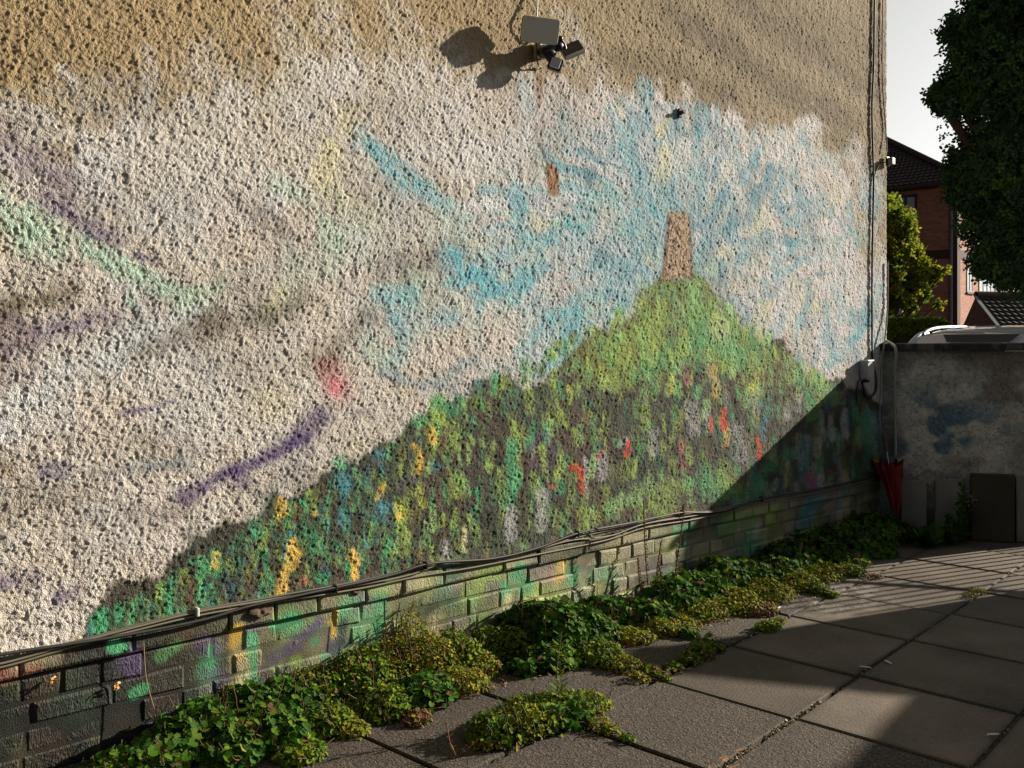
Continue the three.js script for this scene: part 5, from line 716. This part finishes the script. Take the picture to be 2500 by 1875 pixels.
// trees
const sprig = (() => { const gs = []; for (let i = 0; i < 6; i++) { const g = LEAF.small.clone(); const a = i * 2.2; g.rotateX(0.5).rotateZ(a).translate(Math.cos(a * 1.7) * 0.5, (i - 2.5) * 0.28, Math.sin(a * 1.3) * 0.5); gs.push(g); } const m = merged(gs); return m; })();
const crownLeaf = (r, g, b, tr) => tr ? new THREE.MeshPhysicalMaterial({ color: 0xffffff, roughness: 0.85, transmission: tr, thickness: 0, specularIntensity: 0.15 }) : new THREE.MeshStandardMaterial({ color: 0xffffff, roughness: 0.7 });
function tree(name, label, x0, depth, lumps, count, leaf, tints, trunkR, transmission, limbsTo) {
  const foot = atDepth(x0, 840, depth); foot.y = 0; const root = thing(name, label, 'tree', foot), m = new THREE.InstancedMesh(sprig, crownLeaf(0, 0, 0, transmission), count), px = depth / 2260;
  let total = 0; for (const l of lumps) total += l[2] * l[2]; let i = 0; const col = new THREE.Color();
  lumps.forEach((l, q) => { const c = atDepth(l[0], l[1], depth + (l[3] ?? 0)).sub(foot), r = l[2] * px, n = q === lumps.length - 1 ? count - i : Math.min(count - i, Math.round(count * l[2] * l[2] / total));
    for (let k = 0; k < n; k++, i++) {
      const d = V(rr(-1, 1), rr(-1, 1), rr(-1, 1)).normalize(), rad = r * (0.5 + 0.56 * Math.pow(rnd(), 0.7)) * (0.6 + 0.8 * vn(d.x * 3 + q * 7, d.y * 3 + d.z * 2.2 + 11, 181));
      const p = c.clone().addScaledVector(d, rad), s = leaf * rr(0.7, 1.3);
      const e = new THREE.Euler(rr(0, 6.28), rr(0, 6.28), rr(0, 6.28)); m.setMatrixAt(i, new THREE.Matrix4().makeRotationFromEuler(e).scale(V(s, s, s)).setPosition(p));
      const t = pick(tints), v = rr(0.7, 1.3); m.setColorAt(i, col.setRGB(t[0] * v, t[1] * v, t[2] * v));
    } });
  m.name = 'crown'; m.castShadow = m.receiveShadow = true; m.userData.kind = 'stuff';
  const limbs = []; const topY = 2.2;
  const profile = []; for (let k = 0; k <= 10; k++) profile.push(new THREE.Vector2(trunkR * (1.3 - 0.6 * k / 10 + 0.5 * Math.exp(-k)), k / 10 * limbsTo)); limbs.push(new THREE.LatheGeometry(profile, 12));
  for (const l of lumps) { const c = atDepth(l[0], l[1], depth + (l[3] ?? 0)).sub(foot), s = V(0, limbsTo * rr(0.6, 0.98), 0); limbs.push(tube([s, s.clone().lerp(c, 0.5).add(V(0, -0.15, 0)), c], trunkR * 0.3, 10, 6)); }
  part('trunk', merged(limbs), std(0.06, 0.045, 0.035, 0.95), root); root.add(m); return root;
}
tree('dark_tree', 'large dark leafy tree at the right edge against the sky', 2640, 14, [[2410, 140, 105], [2335, 232, 62], [2300, 237, 34], [2285, 236, 20], [2475, 290, 110], [2480, 60, 130], [2360, 90, 60], [2385, 430, 66], [2350, 395, 40], [2420, 490, 84], [2350, 465, 42], [2455, 585, 92], [2420, 640, 46], [2500, 440, 130], [2480, 650, 60], [2460, 190, 110, -0.6], [2600, 200, 230, 0.6], [2640, 480, 200, 0.4], [2620, -30, 200, 0.2], [2430, -20, 70], [2470, 400, 90, -0.7], [2560, 620, 120]], 30000, 0.055, [[0.034, 0.085, 0.034], [0.045, 0.11, 0.04], [0.025, 0.065, 0.028], [0.06, 0.13, 0.04]], 0.2, 0.12, 2.6);
tree('small_tree', 'young tree with yellow green leaves beside the wall corner', 2140, 17, [[2180, 690, 44], [2230, 690, 34], [2205, 730, 26], [2255, 655, 24], [2170, 620, 46], [2205, 590, 30], [2235, 620, 22], [2286, 665, 15], [2308, 660, 8], [2268, 690, 12], [2262, 722, 10], [2292, 742, 9], [2222, 752, 13], [2168, 752, 14], [2190, 540, 34], [2165, 500, 26], [2130, 650, 70], [2130, 520, 50], [2215, 550, 16]], 2300, 0.062, [[0.2, 0.26, 0.02], [0.26, 0.28, 0.025], [0.12, 0.18, 0.02], [0.32, 0.3, 0.03], [0.08, 0.12, 0.016]], 0.06, 0.6, 2.0);
{
  const c = atDepth(2200, 840, 14.5); c.y = 0; const hedge = thing('clipped_hedge', 'low clipped green hedge behind the yard wall left of the car', 'hedge', c), n = 5200, m = new THREE.InstancedMesh(sprig, crownLeaf(0, 0, 0, 0.3), n), col = new THREE.Color();
  for (let i = 0; i < n; i++) { const f = rnd(), p = R0.clone().multiplyScalar(rr(-0.9, 0.52)).addScaledVector(F0, f < 0.45 ? rr(-0.4, 0.5) : rr(-0.48, -0.36)).add(V(0, f < 0.45 ? 1.83 + rr(-0.08, 0.05) : rr(1.0, 1.85), 0)), s = rr(0.03, 0.05); m.setMatrixAt(i, new THREE.Matrix4().makeRotationFromEuler(new THREE.Euler(rr(0, 6), rr(0, 6), rr(0, 6))).scale(V(s, s, s)).setPosition(p)); const v = rr(0.6, 1.3); m.setColorAt(i, col.setRGB(0.085 * v, 0.14 * v, 0.015 * v)); }
  m.name = 'foliage'; m.userData.kind = 'stuff'; m.castShadow = m.receiveShadow = true; hedge.add(m);
  part('woody_core', box(1.3, 1.6, 0.66, 0, 0.8, 0, 0.1).rotateY(TURN), std(0.012, 0.014, 0.008, 1), hedge);
}
{ // parked estate car, nose towards the yard
  const D = 9.5, c = atDepth(2404, 840, D); c.y = 0; const car = thing('parked_car', 'silver blue estate car with roof rails parked beyond the yard wall', 'car', c); const nose = F0.clone().multiplyScalar(-Math.cos(0.70)).addScaledVector(R0, -Math.sin(0.70)); car.quaternion.setFromRotationMatrix(new THREE.Matrix4().makeBasis(UP.clone().cross(nose), UP, nose));
  // local x across, y up, +z towards the camera; the windscreen top edge is at z = 0
  const paintM = new THREE.MeshPhysicalMaterial({ color: new THREE.Color(0.30, 0.36, 0.40), roughness: 0.3, metalness: 0.5, clearcoat: 1, clearcoatRoughness: 0.05 }), glassM = new THREE.MeshPhysicalMaterial({ color: new THREE.Color(0.40, 0.45, 0.55), roughness: 0.12, metalness: 0.25 }), dark = std(0.012, 0.012, 0.012, 0.4), tyre = std(0.015, 0.015, 0.015, 0.9), alloy = std(0.5, 0.5, 0.52, 0.3, { metalness: 1 }), railM = std(0.34, 0.35, 0.36, 0.45, { metalness: 0.6 });  // glassM: pale blue base colour stands in for reflected sky
  function loft(sections) { // each: z, [half width, y] pairs from the bottom to the middle of the top
    const pos = [], idx = []; let n = 0;
    sections.forEach(([z, prof]) => { const pts = [...prof.map(([x, y]) => [x, y]), ...prof.slice().reverse().map(([x, y]) => [-x, y])]; n = pts.length; pts.forEach(([x, y]) => pos.push(x, y, z)); });
    for (let s = 1; s < sections.length; s++) for (let i = 0; i < n - 1; i++) { const a = (s - 1) * n + i, b = s * n + i; idx.push(a, b, b + 1, a, b + 1, a + 1); }
    const e = pos.length / 3; for (const s of [0, sections.length - 1]) { for (let i = 1; i < n - 1; i++) idx.push(s * n, s * n + i, s * n + i + 1); }
    const g = new THREE.BufferGeometry(); g.setAttribute('position', new THREE.Float32BufferAttribute(pos, 3)); g.setAttribute('uv', new THREE.Float32BufferAttribute(new Float32Array(e * 2), 2)); g.setIndex(idx); g.computeVertexNormals(); return g;
  }
  const low = (w, y) => [[w - 0.1, 0.28], [w - 0.02, 0.4], [w, 0.62], [w - 0.01, y - 0.12], [w - 0.06, y - 0.02], [w - 0.2, y + 0.01], [0, y + 0.04]];
  part('body', loft([[1.95, low(0.72, 0.72)], [1.8, low(0.84, 0.86)], [1.4, low(0.9, 0.98)], [0.75, low(0.91, 1.06)], [0, low(0.92, 1.08)], [-1.6, low(0.92, 1.08)], [-2.5, low(0.88, 1.06)], [-2.7, low(0.78, 0.9)]]), paintM, car);
  const roofY = 1.71, cab = (w0, w1, y) => [[w0, 1.0], [w0 - 0.02, 1.1], [mix(w0, w1, 0.75), mix(1.1, y, 0.7)], [w1 + 0.005, y - 0.075], [w1 - 0.06, y - 0.03], [w1 - 0.2, y - 0.008], [0, y]];
  part('cabin_roof', loft([[0.04, cab(0.84, 0.60, 1.615)], [-0.25, cab(0.86, 0.62, 1.665)], [-1.0, cab(0.86, 0.63, roofY)], [-2.0, cab(0.84, 0.6, roofY - 0.03)], [-2.45, cab(0.8, 0.5, 1.45)]]), paintM, car);
  const sc = []; for (let i = 0; i <= 12; i++) for (let j = 0; j <= 8; j++) { const f = j / 8, w = mix(0.80, 0.61, f), x = mix(-w, w, i / 12), bow = (1 - Math.pow(x / w, 2)); sc.push([x, mix(1.05, 1.585, f) + 0.022 * bow * f, mix(0.72, 0.065, f) + 0.10 * bow * (1 - 0.7 * f)]); }
  { const pos = [], idx = []; sc.forEach((p) => pos.push(...p)); for (let i = 1; i <= 12; i++) for (let j = 1; j <= 8; j++) { const a = i * 9 + j; idx.push(a, a - 1, a - 10, a, a - 10, a - 9); } const g = new THREE.BufferGeometry(); g.setAttribute('position', new THREE.Float32BufferAttribute(pos, 3)); g.setAttribute('uv', new THREE.Float32BufferAttribute(new Float32Array(pos.length / 3 * 2), 2)); g.setIndex(idx); g.computeVertexNormals(); part('windscreen', g, glassM, car); }
  for (const s of [-1, 1]) {
    part('pillar', tube([V(s * 0.83, 1.06, 0.75), V(s * 0.74, 1.34, 0.36), V(s * 0.635, 1.585, 0.05), V(s * 0.62, 1.61, -0.2)], 0.028, 20, 8), paintM, car);
    part('roof_rail', tube([V(s * 0.60, 1.60, 0.0), V(s * 0.605, 1.64, -0.15), V(s * 0.605, 1.675, -0.45), V(s * 0.605, 1.70, -1.2), V(s * 0.6, 1.70, -1.8), V(s * 0.59, 1.66, -2.1)], 0.019, 50, 8), railM, car);
    part('side_window', quadsGeometry([[V(s * 0.872, 1.1, 0.4), V(s * 0.872, 1.1, -2.1), V(s * 0.70, 1.56, -1.9), V(s * 0.70, 1.58, -0.1)]]), glassM, car);
    part('headlight', new RoundedBoxGeometry(0.34, 0.13, 0.12, 2, 0.03).translate(s * 0.62, 0.76, 1.86), std(0.7, 0.7, 0.72, 0.1), car);
    part('door_mirror', new RoundedBoxGeometry(0.2, 0.14, 0.1, 3, 0.03).translate(s * 1.0, 1.12, 0.45), paintM, car);
    for (const z of [1.25, -1.6]) { const w = new THREE.Group(); w.name = 'wheel'; car.add(w); part('tyre', new THREE.TorusGeometry(0.26, 0.085, 10, 28).rotateY(Math.PI / 2).translate(s * 0.82, 0.34, z), tyre, w); part('rim', new THREE.CylinderGeometry(0.22, 0.22, 0.1, 20).rotateZ(Math.PI / 2).translate(s * 0.86, 0.34, z), alloy, w); }
  }
  part('grille', new RoundedBoxGeometry(0.8, 0.22, 0.06, 2, 0.02).translate(0, 0.62, 1.95), dark, car);
  part('sensor_housing', merged([new RoundedBoxGeometry(0.2, 0.07, 0.04, 2, 0.015).rotateX(-0.75).translate(0, 1.562, 0.145)]), std(0.2, 0.22, 0.24, 0.4), car);
  part('screen_band', quadsGeometry([[V(-0.36, 1.60, 0.155), V(0.36, 1.60, 0.155), V(0.28, 1.52, 0.245), V(-0.3, 1.52, 0.245)]]), std(0.03, 0.035, 0.04, 0.15), car);
}

renderer.render(scene, camera);
